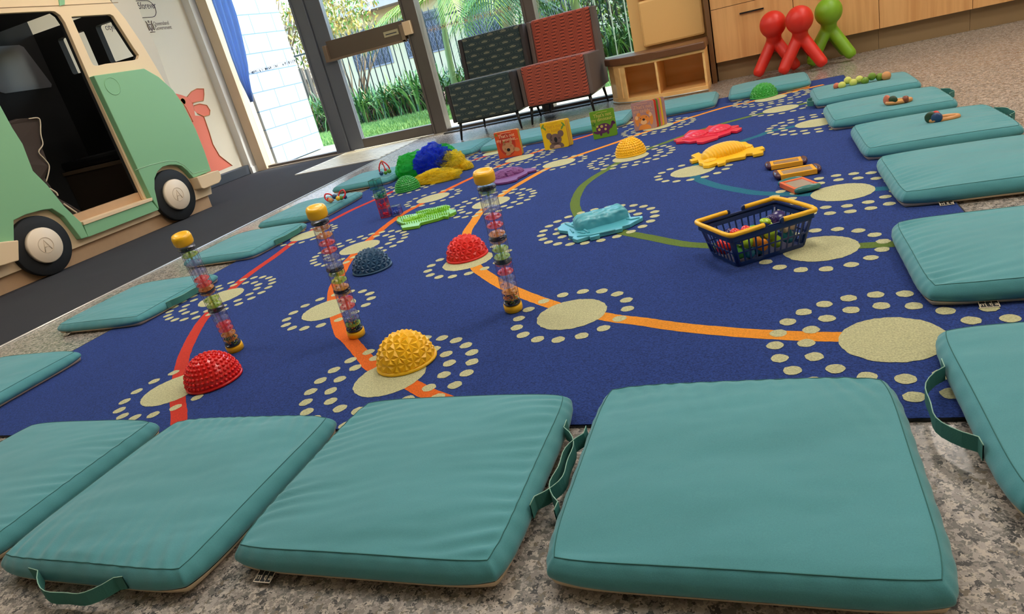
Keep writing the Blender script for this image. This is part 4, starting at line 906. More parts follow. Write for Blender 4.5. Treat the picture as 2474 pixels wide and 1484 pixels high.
# ================================================================ FURNITURE
def fab_nodes(name, rough=0.9):
    m = bpy.data.materials.new(name); m.use_nodes = True; n = m.node_tree.nodes; l = m.node_tree.links; b = n['Principled BSDF']; b.inputs['Roughness'].default_value = rough
    b.inputs['Sheen Weight'].default_value = 0.3
    tc = n.new('ShaderNodeTexCoord'); sp = n.new('ShaderNodeSeparateXYZ'); l.new(tc.outputs['Object'], sp.inputs[0])
    def M(op, a, b_=None, c=None):
        q = n.new('ShaderNodeMath'); q.operation = op
        for i, v in enumerate((a, b_, c)):
            if v is None: continue
            if isinstance(v, (int, float)): q.inputs[i].default_value = v
            else: l.new(v, q.inputs[i])
        return q.outputs[0]
    X = sp.outputs[0]; Z = M('ADD', sp.outputs[2], M('MULTIPLY', sp.outputs[1], -0.9))
    return m, n, l, b, M, X, Z
def eye_fabric():
    m, n, l, b, M, X, Z = fab_nodes('dark green woven eyes')
    def layer(ox, oz):
        x = M('SUBTRACT', M('FRACT', M('ADD', M('DIVIDE', X, 0.125), ox)), 0.5); z = M('SUBTRACT', M('FRACT', M('ADD', M('DIVIDE', Z, 0.085), oz)), 0.5)
        az = M('ABSOLUTE', z); d = M('SQRT', M('ADD', M('MULTIPLY', M('MULTIPLY', x, x), 2.2), M('MULTIPLY', M('MULTIPLY', z, z), 14)))
        core = M('MULTIPLY', M('LESS_THAN', d, 0.36), M('GREATER_THAN', M('SINE', M('MULTIPLY', z, 90)), 0.1))
        ringv = M('MULTIPLY', M('LESS_THAN', M('ABSOLUTE', M('SUBTRACT', d, 0.62)), 0.045), 0.14)
        return M('MAXIMUM', core, ringv)
    f = M('MAXIMUM', layer(0, 0), layer(0.5, 0.5))
    mx = n.new('ShaderNodeMix'); mx.data_type = 'RGBA'; mx.inputs[6].default_value = lin((30, 50, 52)); mx.inputs[7].default_value = lin((150, 146, 116)); l.new(f, mx.inputs[0]); l.new(mx.outputs[2], b.inputs['Base Color']); return m
def maze_fabric():
    m, n, l, b, M, X, Z = fab_nodes('rust maze weave')
    cell = n.new('ShaderNodeTexVoronoi'); cell.inputs['Scale'].default_value = 1
    xi = M('DIVIDE', X, 0.15); zi = M('DIVIDE', Z, 0.20)
    t = M('PINGPONG', M('ADD', xi, M('MULTIPLY', M('FLOOR', zi), 0.37)), 0.5)
    tcl = M('MINIMUM', M('MAXIMUM', M('MULTIPLY', M('SUBTRACT', t, 0.12), 2.6), 0.0), 0.68)
    u = M('ADD', M('MULTIPLY', Z, 1.0), M('MULTIPLY', tcl, 0.14))
    s1 = M('FRACT', M('DIVIDE', u, 0.024))
    f = M('GREATER_THAN', s1, 0.42)
    mx = n.new('ShaderNodeMix'); mx.data_type = 'RGBA'; mx.inputs[6].default_value = lin((96, 32, 24)); mx.inputs[7].default_value = lin((176, 80, 54)); l.new(f, mx.inputs[0]); l.new(mx.outputs[2], b.inputs['Base Color'])
    bp = n.new('ShaderNodeBump'); bp.inputs['Strength'].default_value = 0.5; bp.inputs['Distance'].default_value = 0.003; l.new(f, bp.inputs['Height']); l.new(bp.outputs[0], b.inputs['Normal']); return m
M_blk = mat('black steel', (24, 24, 26), 0.4, metal=0.4)
def lounge(x, y, w_, label, fab, side, legs_h=0.15):
    root = thing('lounge_chair', label, 'chair', (x, y, 0), 0, 'armless lounge chairs by the windows')
    t = 0.035; D = 0.66
    def prism(pts, x0, x1, m, nm, bev=0.018):
        b = MB(); b.slab(pts, [], lambda u, v, d: Vector((x0+d, u, v)), x1-x0, m); return b.build(nm, m, root, bevel=bev)
    prism([(0, legs_h), (0.0, 0.47), (0.53, 0.455), (0.53, legs_h)], t, w_-t, fab, 'seat')
    prism([(0.50, 0.42), (0.535, 0.80), (0.63, 0.80), (0.655, 0.42), (0.655, legs_h+0.02), (0.50, legs_h+0.02)], t, w_-t, fab, 'backrest')
    for x0 in (0, w_-t):
        prism([(0.012, legs_h+0.005), (0.012, 0.462), (0.10, 0.458), (0.49, 0.45), (0.527, 0.795), (0.638, 0.795), (0.665, 0.44), (0.665, legs_h+0.015)], x0, x0+t, side, 'side_panel', 0.008)
    for lx, ly, sx, sy in ((0.05, 0.05, -1, -1), (w_-0.05, 0.05, 1, -1), (0.05, 0.60, -1, 1), (w_-0.05, 0.60, 1, 1)):
        b = MB(); b.tube([(lx, ly, legs_h+0.004), (lx+sx*0.02, ly+sy*0.02, 0.002)], [0.014, 0.008], 10); b.build('leg', M_blk, root)
    b = MB(); b.box((0.03, 0.03, legs_h-0.012), (w_-0.03, 0.62, legs_h)); b.build('base_frame', M_blk, root)
    return root
lounge(-2.505, 5.44, 0.62, 'dark green patterned lounge chair, left of the pair by the windows', eye_fabric(), mat('charcoal felt', (56, 52, 52), 0.9))
lounge(-1.875, 5.52, 0.60, 'rust red zigzag lounge chair, right of the pair by the windows', maze_fabric(), mat('taupe felt', (104, 90, 84), 0.9))
# pier with padded panel
M_pad = mat('honey vinyl', (238, 190, 118), 0.5)
b = MB(); b.box((-1.0, 6.06, 0), (-0.40, 6.52, 2.7)); struct(b.build('wall_back', mat('honey paint', (236, 192, 122), 0.6)))
pd = thing('wall_pad', 'honey coloured padded back panel on the pier above the shelf bench', 'wall pad', (-0.665, 6.03, 0))
for z0, z1 in ((0.38, 0.735), (0.75, 1.1)):
    b = MB(); b.box((-0.245, -0.025, z0), (0.25, 0.029, z1)); b.build('pad', M_pad, pd, bevel=0.018)
# curved bench with cubbies
M_ply = wood_mat('birch ply', (250, 204, 134), (238, 184, 112), 0, 0.5); M_lea = mat('brown leather', (112, 72, 44), 0.35, bump=0.15, bscale=60)
bn = thing('shelf_bench', 'quarter round bench with open cubbies and brown padded top', 'bench', (0, 0, 0))
crv = [(-1.235, 6.03), (-1.215, 5.92), (-1.15, 5.80), (-1.05, 5.70), (-0.92, 5.62), (-0.76, 5.565), (-0.60, 5.535), (-0.405, 5.52)]
plan = crv+[(-0.405, 6.03)]
def plate(pl_, z0, z1, nm, m, bev=0.003, parent=bn):
    b = MB(); b.slab(pl_, [], lambda u, v, d: Vector((u, v, z0+d)), z1-z0, m); return b.build(nm, m, parent, bevel=bev)
plate(plan, 0.0, 0.045, 'plinth', M_ply); plate(plan, 0.285, 0.305, 'top_board', M_ply)
c_ = (-0.7, 5.85)
plate([((x-c_[0])*1.04+c_[0], (y-c_[1])*(1.06 if y < 6 else 1)+c_[1]) for x, y in crv]+[(-0.395, 6.03)], 0.305, 0.362, 'seat_pad', M_lea, 0.02)
def upright(x0, y0, x1, y1, nm, th=0.016):
    d = Vector((x1-x0, y1-y0, 0)); k = d.normalized(); nn = Vector((-k.y, k.x, 0))*th/2; b = MB()
    P = [(x0+nn.x, y0+nn.y), (x1+nn.x, y1+nn.y), (x1-nn.x, y1-nn.y), (x0-nn.x, y0-nn.y)]
    b.slab(P, [], lambda u, v, dd: Vector((u, v, 0.045+dd)), 0.24, M_ply); b.build(nm, M_ply, bn)
upright(-0.415, 5.53, -0.415, 6.02, 'end_panel'); upright(-0.775, 5.575, -0.775, 6.02, 'divider'); upright(-1.085, 5.735, -1.085, 6.02, 'divider')
for i in range(0, 3): upright(crv[i][0]+0.008, crv[i][1], crv[i+1][0]+0.008, crv[i+1][1], 'curved_panel', 0.01)
b = MB(); b.box((-1.22, 6.005, 0.045), (-0.41, 6.025, 0.285)); b.build('back_board', M_ply, bn)
b = MB(); b.tube([(x, y-0.004, 0.012) for x, y in crv], 0.006, 6); b.build('kick_edge', M_strip, bn)
# cabinets
M_oak = wood_mat('oak laminate', (226, 174, 112), (208, 152, 92), 2, 0.8); M_carcass = mat('carcass', (120, 84, 50), 0.7)  # oak fronts over a plain brown carcass
b = MB(); b.box((-0.395, 5.90, 0), (-0.362, 6.52, 0.9)); tag(b.build('cabinet_end_panel', wood_mat('dark oak', (128, 90, 50), (104, 70, 38), 2, 0.8)), 'dark wood end panel between the padded pier and the cabinets', 'panel')
xs = [-0.355, 0.235, 0.803, 1.383, 1.95, 2.52, 3.19]
wh = ['with a drawer front and slim black pull, leftmost', 'behind the red dog stools', 'right of the green dog stool', 'fourth from the left', 'fifth from the left', 'at the far right against the wall']
for i in range(6):
    x0, x1 = xs[i], xs[i+1]
    cb = thing('floor_cabinet', 'oak floor cabinet %s' % wh[i], 'cabinet', (x0, 5.95, 0), 0, 'oak floor cabinets along the back wall')
    b = MB(); b.box((0.001, 0, 0.148), (x1-x0-0.001, 0.56, 0.868)); b.build('carcass', M_carcass, cb)
    b = MB(); b.box((0.001, 0.05, 0), (x1-x0-0.001, 0.07, 0.148)); b.build('kickboard', mat('taupe kick', (150, 124, 88), 0.5), cb)
    if i == 0:
        for z0, z1 in ((0.15, 0.542), (0.546, 0.866)):
            b = MB(); b.box((0.002, -0.019, z0), (x1-x0-0.002, -0.0005, z1)); dw = b.build('drawer_front', M_oak, cb)
            if z0 < 0.2:
                b = MB(); b.box((0.21, -0.034, z1-0.074), (0.385, -0.02, z1-0.070)); b.box((0.21, -0.022, z1-0.074), (0.385, -0.019, z1-0.064)); b.build('handle', M_blk, dw)
    else:
        b = MB(); b.box((0.002, -0.019, 0.15), (x1-x0-0.002, -0.0005, 0.866)); b.build('door', M_oak, cb)
b = MB(); b.box((-0.36, 5.90, 0.869), (3.19, 6.52, 0.90)); tag(b.build('worktop', mat('pale laminate', (224, 218, 206), 0.4)), 'continuous pale worktop over the oak cabinets', 'worktop')
# dog stools
def dog(x, y, m, label, rz=0.0):
    root = thing('dog_stool', label, 'stool', (x, y, 0), rz, 'plastic dog shaped stools')
    b = MB()
    b.ell((0, -0.05, 0.362), (0.092, 0.092, 0.094), 32, 20)
    b.tube([(0, -0.04, 0.31), (0, -0.02, 0.27), (0, 0.02, 0.23), (0, 0.10, 0.215), (0, 0.17, 0.205), (0, 0.20, 0.20)], [0.058, 0.052, 0.060, 0.058, 0.056, 0.03], 20)
    for sx in (-1, 1):
        b.tube([(sx*0.018, 0.0, 0.235), (sx*0.07, -0.035, 0.145), (sx*0.128, -0.07, 0.048), (sx*0.140, -0.075, 0.028)], [0.042, 0.042, 0.040, 0.026], 18)
        b.tube([(sx*0.018, 0.14, 0.215), (sx*0.065, 0.165, 0.135), (sx*0.115, 0.19, 0.048), (sx*0.124, 0.195, 0.028)], [0.040, 0.040, 0.038, 0.026], 18)
    b.tube([(0, 0.18, 0.215), (0, 0.215, 0.25), (0, 0.225, 0.29)], [0.03, 0.022, 0.014], 12)
    o = b.build('body', m, root)
    r = o.modifiers.new('remesh', 'REMESH'); r.mode = 'VOXEL'; r.voxel_size = 0.0055; r.use_smooth_shade = True
    s = o.modifiers.new('smooth', 'SMOOTH'); s.factor = 0.6; s.iterations = 14
    return root
M_dr = mat('red moulded plastic', (220, 44, 28), 0.42); M_dg = mat('green moulded plastic', (122, 172, 30), 0.42)
dog(0.080, 5.665, M_dr, 'red dog shaped stool, left of the two red ones'); dog(0.250, 5.53, M_dr, 'red dog shaped stool in front, between the other two'); dog(0.448, 5.69, M_dg, 'green dog shaped stool by the cabinets')
# blue curtain
def curtain_mat():
    m = mat('blue curtain cloth', (160, 190, 236), 0.75); n = m.node_tree.nodes; l = m.node_tree.links
    tl = n.new('ShaderNodeBsdfTranslucent'); tl.inputs[0].default_value = lin((176, 204, 244)); ms = n.new('ShaderNodeMixShader'); ms.inputs[0].default_value = 0.55
    l.new(n['Principled BSDF'].outputs[0], ms.inputs[1]); l.new(tl.outputs[0], ms.inputs[2]); l.new(ms.outputs[0], n['Material Output'].inputs['Surface']); return m
cu = thing('window_curtain', 'gathered blue curtain hanging left of the glazing', 'curtain', (-5.1, 6.2, 0))
rows = [(2.4, -5.06, -4.72), (2.0, -5.09, -4.80), (1.72, -5.11, -4.88), (1.55, -5.115, -4.885), (1.42, -5.12, -4.90), (1.2, -5.13, -4.93), (1.08, -5.125, -4.955), (0.95, -5.12, -5.0), (0.83, -5.10, -5.03), (0.72, -5.085, -5.06)]
vs = []; fs = []; K = 28
for r_, (z, xa, xb) in enumerate(rows):
    for i in range(K+1):
        t = i/K; x = xa+(xb-xa)*t; vs.append((x+5.1, 0.014*math.sin(t*22)+0.006*math.sin(z*6+t*5), z))
for r_ in range(len(rows)-1):
    for i in range(K): a = r_*(K+1)+i; fs.append((a, a+1, a+K+2, a+K+1))
b = MB(); b.add(vs, fs, None, True); o = b.build('fabric', curtain_mat(), cu)
sd = o.modifiers.new('solid', 'SOLIDIFY'); sd.thickness = 0.003
# ---- wall graphics on the left wall
def wpoly(name, px, m, parent, d0=0.0004, t=0.0006, x=-5.45, t0=2.005):
    L = [(lambda p: (p.y, p.z))(atx(u, v, x)) for u, v in px]
    b = MB(); b.slab(L, [], lambda u, v, d: Vector((x+d0+d, u, v)), t, m); return b.build(name, m, parent, fix=True)
Z1 = lambda pts: tile(pts, 0, 0, 2.005)
kg = thing('kangaroo_decal', 'coral red kangaroo graphic on the wall beyond the van', 'wall graphic', (0, 0, 0))
M_k = mat('coral vinyl', (236, 124, 100), 0.6); M_k2 = mat('coral outline', (214, 140, 90), 0.6)
wpoly('body', Z1([(780,480),(850,453),(878,460),(905,470),(935,500),(945,560),(985,562),(1012,640),(1030,700),(1062,755),(1124,803),(1045,836),(940,860),(880,700),(800,560)]), M_k, kg)
wpoly('ear', Z1([(905,470),(925,445),(952,430),(985,430),(987,458),(984,488),(956,492),(932,500)]), M_k, kg, 0.0012)
wpoly('ear', Z1([(938,512),(965,503),(1000,510),(1016,535),(1013,558),(985,564),(955,550),(941,535)]), M_k, kg, 0.0012)
def wline(name, px, r, m, parent, x=-5.45):
    b = MB(); b.tube([atx(u, v, x)+Vector((r+0.0014, 0, 0)) for u, v in px], r, 5); return b.build(name, m, parent)
wline('outline', Z1([(905,470),(925,445),(952,430),(985,430),(987,458),(984,488),(956,492),(932,500)]), 0.004, M_k2, kg)
wline('outline', Z1([(938,512),(965,503),(1000,510),(1016,535),(1013,558),(985,564),(955,550)]), 0.004, M_k2, kg)
wline('outline', Z1([(985,562),(1012,640),(1030,700),(1062,755),(1124,803)]), 0.004, M_k2, kg)
wline('mouth', Z1([(845,455),(900,520),(935,590),(915,585)]), 0.003, M_k2, kg)
p = atx(442, 245, -5.45); b = MB(); b.lathe([(0.035, 0), (0.035, 0.002), (0.028, 0.0022), (0.028, 0)], 20, None, Matrix.Translation((-5.4488, p.y, p.z)) @ Matrix.Rotation(math.pi/2, 4, 'Y')); b.build('eye', M_k2, kg)
WM = lambda u, v: Matrix.Translation(atx(u, v, -5.45)+Vector((0.001, 0, 0))) @ Matrix(((0, 0, 1, 0), (1, 0, 0, 0), (0, 1, 0, 0), (0, 0, 0, 1)))
M_ink = mat('grey lettering', (112, 92, 84), 0.6); M_ink2 = mat('dark lettering', (70, 50, 60), 0.6)
sg = thing('wall_lettering', 'outlined forever lettering high on the left wall', 'wall graphic', (0, 0, 0), 0, 'lettering on the left wall')
text_mesh('lettering', '5forever', 0.085, M_ink2, WM(336, 22), sg, 'LEFT', 0.0004, sx=0.75)
a = atx(338, 33, -5.45); c0 = atx(366, 5, -5.45)
zc = 1.76; y1 = atx(374, 18, -5.45).y; hgt_ = 0.075
b = MB(); P = [(-5.4485, y1-0.55, zc+hgt_), (-5.4485, y1-hgt_, zc+hgt_)]+[(-5.4485, y1-hgt_+hgt_*math.sin(t), zc+hgt_*math.cos(t)) for t in [math.pi*i/12 for i in range(1, 12)]]+[(-5.4485, y1-hgt_, zc-hgt_), (-5.4485, y1-0.55, zc-hgt_)]
b.tube(P, 0.003, 5); b.build('outline', M_ink2, sg)
sg = thing('wall_lettering', 'small government crest and name on the left wall', 'wall graphic', (0, 0, 0), 0, 'lettering on the left wall')
text_mesh('lettering', 'Queensland\nGovernment', 0.052, M_ink, WM(372, 62), sg, 'LEFT', 0.0004, sx=0.8)
p = atx(363, 63, -5.45); b = MB(); r_ = random.Random(4)
b.slab([(p.y-0.022, p.z+0.02), (p.y+0.022, p.z+0.02), (p.y+0.02, p.z-0.03), (p.y, p.z-0.05), (p.y-0.02, p.z-0.03)], [[(p.y-0.012, p.z+0.01), (p.y+0.012, p.z+0.01), (p.y, p.z-0.03)]], lambda u, v, d: Vector((-5.449+d, u, v)), 0.0006)
for s_ in (-1, 1): b.tube([(-5.4485, p.y+s_*0.03, p.z-0.04), (-5.4485, p.y+s_*0.034, p.z), (-5.4485, p.y+s_*0.028, p.z+0.03), (-5.4485, p.y+s_*0.038, p.z+0.045)], 0.005, 5)
b.tube([(-5.4485, p.y-0.03, p.z-0.055), (-5.4485, p.y+0.03, p.z-0.055)], 0.004, 5); b.ell((-5.4485, p.y, p.z+0.04), (0.002, 0.012, 0.012), 10, 6)
b.build('crest', M_ink, sg)
sg = thing('wall_lettering', 'citylibraries lettering seen through the van window', 'wall graphic', (0, 0, 0), 0, 'lettering on the left wall')
text_mesh('lettering', 'citylibraries', 0.075, M_ink2, WM(256, 73), sg, 'LEFT', 0.0004, sx=0.8)
# ================================================================ PLAY VAN
vn = thing('play_van', 'green and cream wooden camper van playhouse along the left wall', 'play van', (0, 0, 0))
M_vg = mat('van green', (134, 186, 138), 0.5, bump=0.08, bscale=120); M_vc = mat('van cream', (238, 208, 166), 0.5); M_vt = mat('van tan', (196, 158, 118), 0.6, var=0.04)
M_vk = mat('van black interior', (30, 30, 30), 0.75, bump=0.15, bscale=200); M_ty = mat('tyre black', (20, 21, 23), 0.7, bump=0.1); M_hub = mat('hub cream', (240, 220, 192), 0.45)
def yz(px, x=-4.30): return [(lambda p: (p.y, p.z))(atx(u, v, x)) for u, v in px]
def vslab(nm, poly, holes, x0, x1, m, bev=0.0, parent=vn):
    b = MB(); b.slab(poly, holes, lambda u, v, d: Vector((x0+d, u, v)), x1-x0, m); return b.build(nm, m, parent, bevel=bev)
outer = [(1.9, 0.10), (1.9, 2.1), (3.95, 2.1), (4.12, 1.78)]+yz([(283,10),(309,42),(348,100),(383,158),(422,225),(440,254),(470,314),(490,364),(505,410),(515,440)])+[(4.42, 0.10)]
door = yz([(-150,60),(0,30),(60,27),(130,24),(140,25),(153,34),(165,52),(222,184),(290,335),(355,478),(362,484),(200,538),(190,533),(150,492),(110,446),(75,410),(50,349),(20,300),(-40,200)])
win = yz([(180,38),(186,37),(273,32),(281,36),(330,113),(343,131),(340,140),(330,143),(262,152),(240,157),(233,155),(228,147)])
vslab('body_panel', outer, [door, win], -4.36, -4.33, M_vc, 0.002)
vslab('plinth_board', [(2.53, 0), (4.40, 0), (4.41, 0.30), (2.53, 0.30)], [], -4.40, -4.362, M_vt)
vslab('plinth_board', [(1.9, 0), (2.515, 0), (2.515, 0.30), (1.9, 0.30)], [], -4.40, -4.362, M_vt)
vslab('nose_panel', yz([(240,-60),(300,-60),(330,4),(348,50),(380,116),(412,207),(430,240),(380,240),(300,60)], -4.40), [], -4.42, -4.405, mat('van pale grey', (206, 196, 180), 0.6))
Z2 = lambda pts: tile(pts, 0, 380, 2.471)
vslab('front_panel', yz([(-400,560),(-300,200),(-60,130),(-20,228),(0,264),(25,310),(50,349),(75,414),(110,449),(150,499),(192,539)])+yz(Z2([(515,478),(475,490),(430,430),(370,355),(300,310),(240,318),(140,345),(70,380),(72,505)]))+yz([(0,594),(-400,650)]), [], -4.33, -4.28, M_vg, 0.004)
rp = vslab('rear_panel', yz([(222,184.5),(344,167),(379,187),(414,219),(439,254),(469,314),(489,364),(506,414)])+yz(Z2([(1145,125),(1110,85),(1075,55),(1040,47),(1000,48),(960,60),(930,88),(912,130),(912,190),(925,250),(940,315),(890,240)])), [], -4.33, -4.28, M_vg, 0.004)
vslab('sill_panel', yz(Z2([(490,408),(895,262),(938,315),(517,478)])), [], -4.33, -4.283, M_vg, 0.003)
vslab('door_step', yz(Z2([(478,388),(895,243),(897,262),(488,408)])), [], -4.50, -4.275, M_vc, 0.002)
vslab('bumper', yz(Z2([(1145,125),(1275,83),(1290,110),(1292,135),(1280,158),(1190,195),(1175,190)])), [], -4.33, -4.245, M_vc, 0.006)
vslab('bumper', yz([(-400,640),(0,586),(31,583),(32,632),(0,642),(-400,720)]), [], -4.33, -4.245, M_vc, 0.006)
b = MB(); b.tube([atx(u, v, -4.28)+Vector((0.0005, 0, 0)) for u, v in Z2([(808,77),(900,45),(1000,22),(1050,22),(1100,48),(1150,98),(1250,72)])], 0.0022, 5); b.build('groove', mat('pale line', (176, 206, 170), 0.5), rp)
b = MB(); b.tube([atx(u, v, -4.33)+Vector((0.0005, 0, 0)) for u, v in [(-100,24),(0,19),(130,14),(285,6)]], 0.0025, 5); b.build('groove', mat('line brown', (160, 124, 90), 0.6), vn)
p = atx(272, 208, -4.28); b = MB(); b.lathe([(0.062, 0), (0.062, 0.0035), (0.057, 0.0035), (0.055, 0.0), (0.05, -0.004)], 32, None, Matrix.Translation((-4.281, p.y, p.z)) @ Matrix.Rotation(math.pi/2, 4, 'Y')); b.build('fuel_cap', M_vg, rp)
vslab('roof_strap', yz([(140,-60),(160,-60),(162,9),(150,12)]), [], -4.33, -4.322, M_vg)
for wy, wz, hy, px in ((2.888, 0.203, 2.9, 0), (4.028, 0.205, 4.03, 1)):
    R = 0.19 if px == 0 else 0.197; hr = 0.112 if px == 0 else 0.117
    Mx = Matrix.Translation((-4.3295, wy, R+0.002)) @ Matrix.Rotation(math.pi/2, 4, 'Y')
    b = MB(); b.lathe([(R, 0), (R, 0.028), (R-0.006, 0.033), (hr, 0.033)], 56, None, Mx); tyre = b.build('tyre', M_ty, vn)
    b = MB(); b.lathe([(hr, 0.033), (hr, 0.056), (hr-0.005, 0.061), (0.001, 0.061)], 48, None, Mx); hub = b.build('hubcap', M_hub, tyre)
    b = MB(); cx = -4.3295+0.061; zc = R+0.002; rr = hr*0.43
    b.tube([(cx, wy+rr*math.cos(t), zc+rr*math.sin(t)) for t in [2*math.pi*i/32 for i in range(32)]], 0.0022, 6, closed=True)
    b.tube([(cx, wy-rr*0.5, zc-rr*0.8), (cx, wy-rr*0.05, zc+rr*0.75), (cx, wy+rr*0.55, zc-rr*0.7)], 0.003, 6); b.tube([(cx, wy-rr*0.35, zc-rr*0.2), (cx, wy+rr*0.35, zc-rr*0.2)], 0.003, 6)
    b.build('emblem', mat('hub relief', (214, 190, 160), 0.5), hub)
# interior shell
XB = -5.38; YE = 4.34
vslab('inner_lining', outer, [door, win], -4.385, -4.361, M_vk)
vslab('inner_wall', [(1.9, 0.0), (1.9, 2.1), (YE, 2.1), (YE, 0.0)], [], XB-0.02, XB, M_vk)
vslab('inner_window', yz([(-60,116),(0,112),(45,109),(56,114),(124,204),(123,211),(12,226),(0,223),(-60,150)], XB), [], XB, XB+0.006, mat('inner grey pane', (120, 120, 126), 0.4))
def rrh(x0, x1, z0, z1, r=0.02, k=4):
    o_ = []
    for cx_, cz_, a0 in ((x1-r, z1-r, 0), (x0+r, z1-r, 90), (x0+r, z0+r, 180), (x1-r, z0+r, 270)):
        for i in range(k+1): t = math.radians(a0+90*i/k); o_.append((cx_+r*math.cos(t), cz_+r*math.sin(t)))
    return o_
b = MB(); b.slab([(XB, 0.0), (XB, 1.60), (-4.425, 1.60), (-4.425, 0.0)], [rrh(-5.15, -4.85, 1.24, 1.515), rrh(-4.72, -4.45, 1.24, 1.515)], lambda u, v, d: Vector((u, YE+d, v)), 0.05, M_vk); b.build('inner_end', M_vk, vn)
b = MB(); b.box((XB, 1.9, 0.0), (-4.425, YE, 0.215)); b.build('inner_floor', M_vk, vn)
b = MB(); b.box((XB, 1.9, 1.64), (-4.425, YE-0.25, 1.66)); b.build('inner_ceiling', M_vk, vn)
b = MB(); b.box((XB, 1.9, 0.215), (-4.425, 1.92, 1.62)); b.build('inner_end', M_vk, vn)
q0 = at(338, 481, 0.217); ys = q0.y
def xzp(px, y=ys): return [(lambda p: (p.x, p.z))(aty(u, v, y)) for u, v in px]
def yslab(nm, poly, y0, y1, m, bev=0.0):
    b = MB(); b.slab(poly, [], lambda u, v, d: Vector((u, y0+d, v)), y1-y0, m); return b.build(nm, m, vn, bevel=bev)
tr = xzp([(298, 384)]); tl = xzp([(150, 417)])
yslab('rear_seat', [(XB+0.002, 0.216), (tr[0][0], 0.216), (tr[0][0], tr[0][1]), (XB+0.002, tr[0][1])], ys, min(ys+0.3, YE-0.01), mat('seat box brown', (74, 60, 46), 0.6))
yslab('seat_trim', [(tl[0][0], tr[0][1]-0.028), (tr[0][0], tr[0][1]-0.028), (tr[0][0], tr[0][1]), (tl[0][0], tr[0][1])], ys-0.012, ys, mat('dull trim', (112, 92, 70), 0.6))
yslab('seat_trim', [(tr[0][0]-0.004, 0.216), (tr[0][0]+0.018, 0.216), (tr[0][0]+0.018, tr[0][1]-0.03), (tr[0][0]-0.004, tr[0][1]-0.03)], ys-0.012, ys, M_vt)
b = MB(); b.box((tl[0][0]-0.03, ys+0.01, tr[0][1]+0.002), (tr[0][0]-0.02, min(ys+0.3, YE-0.01), tr[0][1]+0.075)); b.build('seat_cushion', mat('dark vinyl', (26, 25, 25), 0.45), vn, bevel=0.025)
# draped seat cover
cvr = thing('seat_cover', 'dark brown draped seat cover with cream piping inside the van', 'seat cover', (0, 0, 0)); M_cv = mat('dark brown cloth', (64, 50, 42), 0.85, bump=0.3, bscale=120)
xc = -4.52
out_ = [(12,300),(40,287),(90,284),(96,290),(98,320),(104,355),(112,378),(118,400),(112,430),(124,455),(145,478),(178,500),(200,514),(222,520),(215,528),(188,528),(150,505),(118,470),(90,440),(60,400),(35,350)]
P = yz(out_, xc); b = MB()
b.slab(P, [], lambda u, v, d: Vector((xc-0.10+d+0.012*math.sin(v*38+u*10), u, v)), 0.10, M_cv); b.build('cloth', M_cv, cvr, bevel=0.012)
b = MB(); b.tube(catmull([atx(u, v, xc)+Vector((0.014, 0, 0)) for u, v in [(66,288),(88,286),(94,296),(95,325),(100,350),(90,368),(104,385),(115,400),(114,418),(108,440)]], 4), 0.004, 6); b.build('piping', mat('cream piping', (226, 206, 176), 0.6), cvr)
b = MB(); b.tube(catmull([atx(u, v, xc)+Vector((0.014, 0, 0)) for u, v in [(116,456),(132,466),(136,474)]], 4), 0.006, 6); b.tube(catmull([atx(u, v, xc)+Vector((0.014, 0, 0)) for u, v in [(150,493),(170,507),(182,515)]], 4), 0.006, 6); b.build('piping', mat('cream piping', (226, 206, 176), 0.6), cvr)
# ================================================================ OUTSIDE
def brick_wall():
    m = bpy.data.materials.new('painted blockwork'); m.use_nodes = True; n = m.node_tree.nodes; l = m.node_tree.links; b = n['Principled BSDF']
    tc = n.new('ShaderNodeTexCoord'); mp = n.new('ShaderNodeMapping'); mp.inputs['Rotation'].default_value = (0, math.radians(0), 0)
    sp = n.new('ShaderNodeSeparateXYZ'); cb = n.new('ShaderNodeCombineXYZ'); l.new(tc.outputs['Object'], sp.inputs[0]); l.new(sp.outputs[1], cb.inputs[0]); l.new(sp.outputs[2], cb.inputs[1])
    br = n.new('ShaderNodeTexBrick'); br.inputs['Scale'].default_value = 1.0; br.inputs['Brick Width'].default_value = 0.40; br.inputs['Row Height'].default_value = 0.2; br.inputs['Mortar Size'].default_value = 0.006
    br.inputs['Color1'].default_value = lin((190, 198, 214)); br.inputs['Color2'].default_value = lin((184, 194, 210)); br.inputs['Mortar'].default_value = lin((110, 140, 184))
    l.new(cb.outputs[0], br.inputs['Vector']); l.new(br.outputs['Color'], b.inputs['Base Color']); b.inputs['Roughness'].default_value = 0.8
    bp = n.new('ShaderNodeBump'); bp.inputs['Strength'].default_value = 0.6; bp.inputs['Distance'].default_value = 0.01; bp.invert = True; l.new(br.outputs['Fac'], bp.inputs['Height']); l.new(bp.outputs[0], b.inputs['Normal']); return m
b = MB(); b.box((-5.60, 6.42, 0), (-5.2, 7.36, 3.2)); struct(b.build('wall_outside', brick_wall()))
b = MB(); b.add([(-14, 6.38, -0.01), (6, 6.38, -0.01), (6, 7.55, -0.01), (-14, 7.55, -0.01)], [(0, 1, 2, 3)]); struct(b.build('ground_paving', mat('concrete', (222, 208, 172), 0.9, var=0.08, vscale=6)))
b = MB(); b.add([(-16, 7.55, -0.005), (8, 7.55, -0.005), (8, 9.65, -0.005), (-16, 9.65, -0.005)], [(0, 1, 2, 3)]); struct(b.build('ground_lawn', mat('lawn soil', (74, 120, 52), 0.95, var=0.2, vscale=30)))
b = MB(); b.add([(-18, 9.65, -0.008), (12, 9.65, -0.008), (12, 22, -0.008), (-18, 22, -0.008)], [(0, 1, 2, 3)]); struct(b.build('ground_bed', mat('mulch', (112, 84, 62), 0.95, var=0.35, vscale=25)))
rg = random.Random(11)
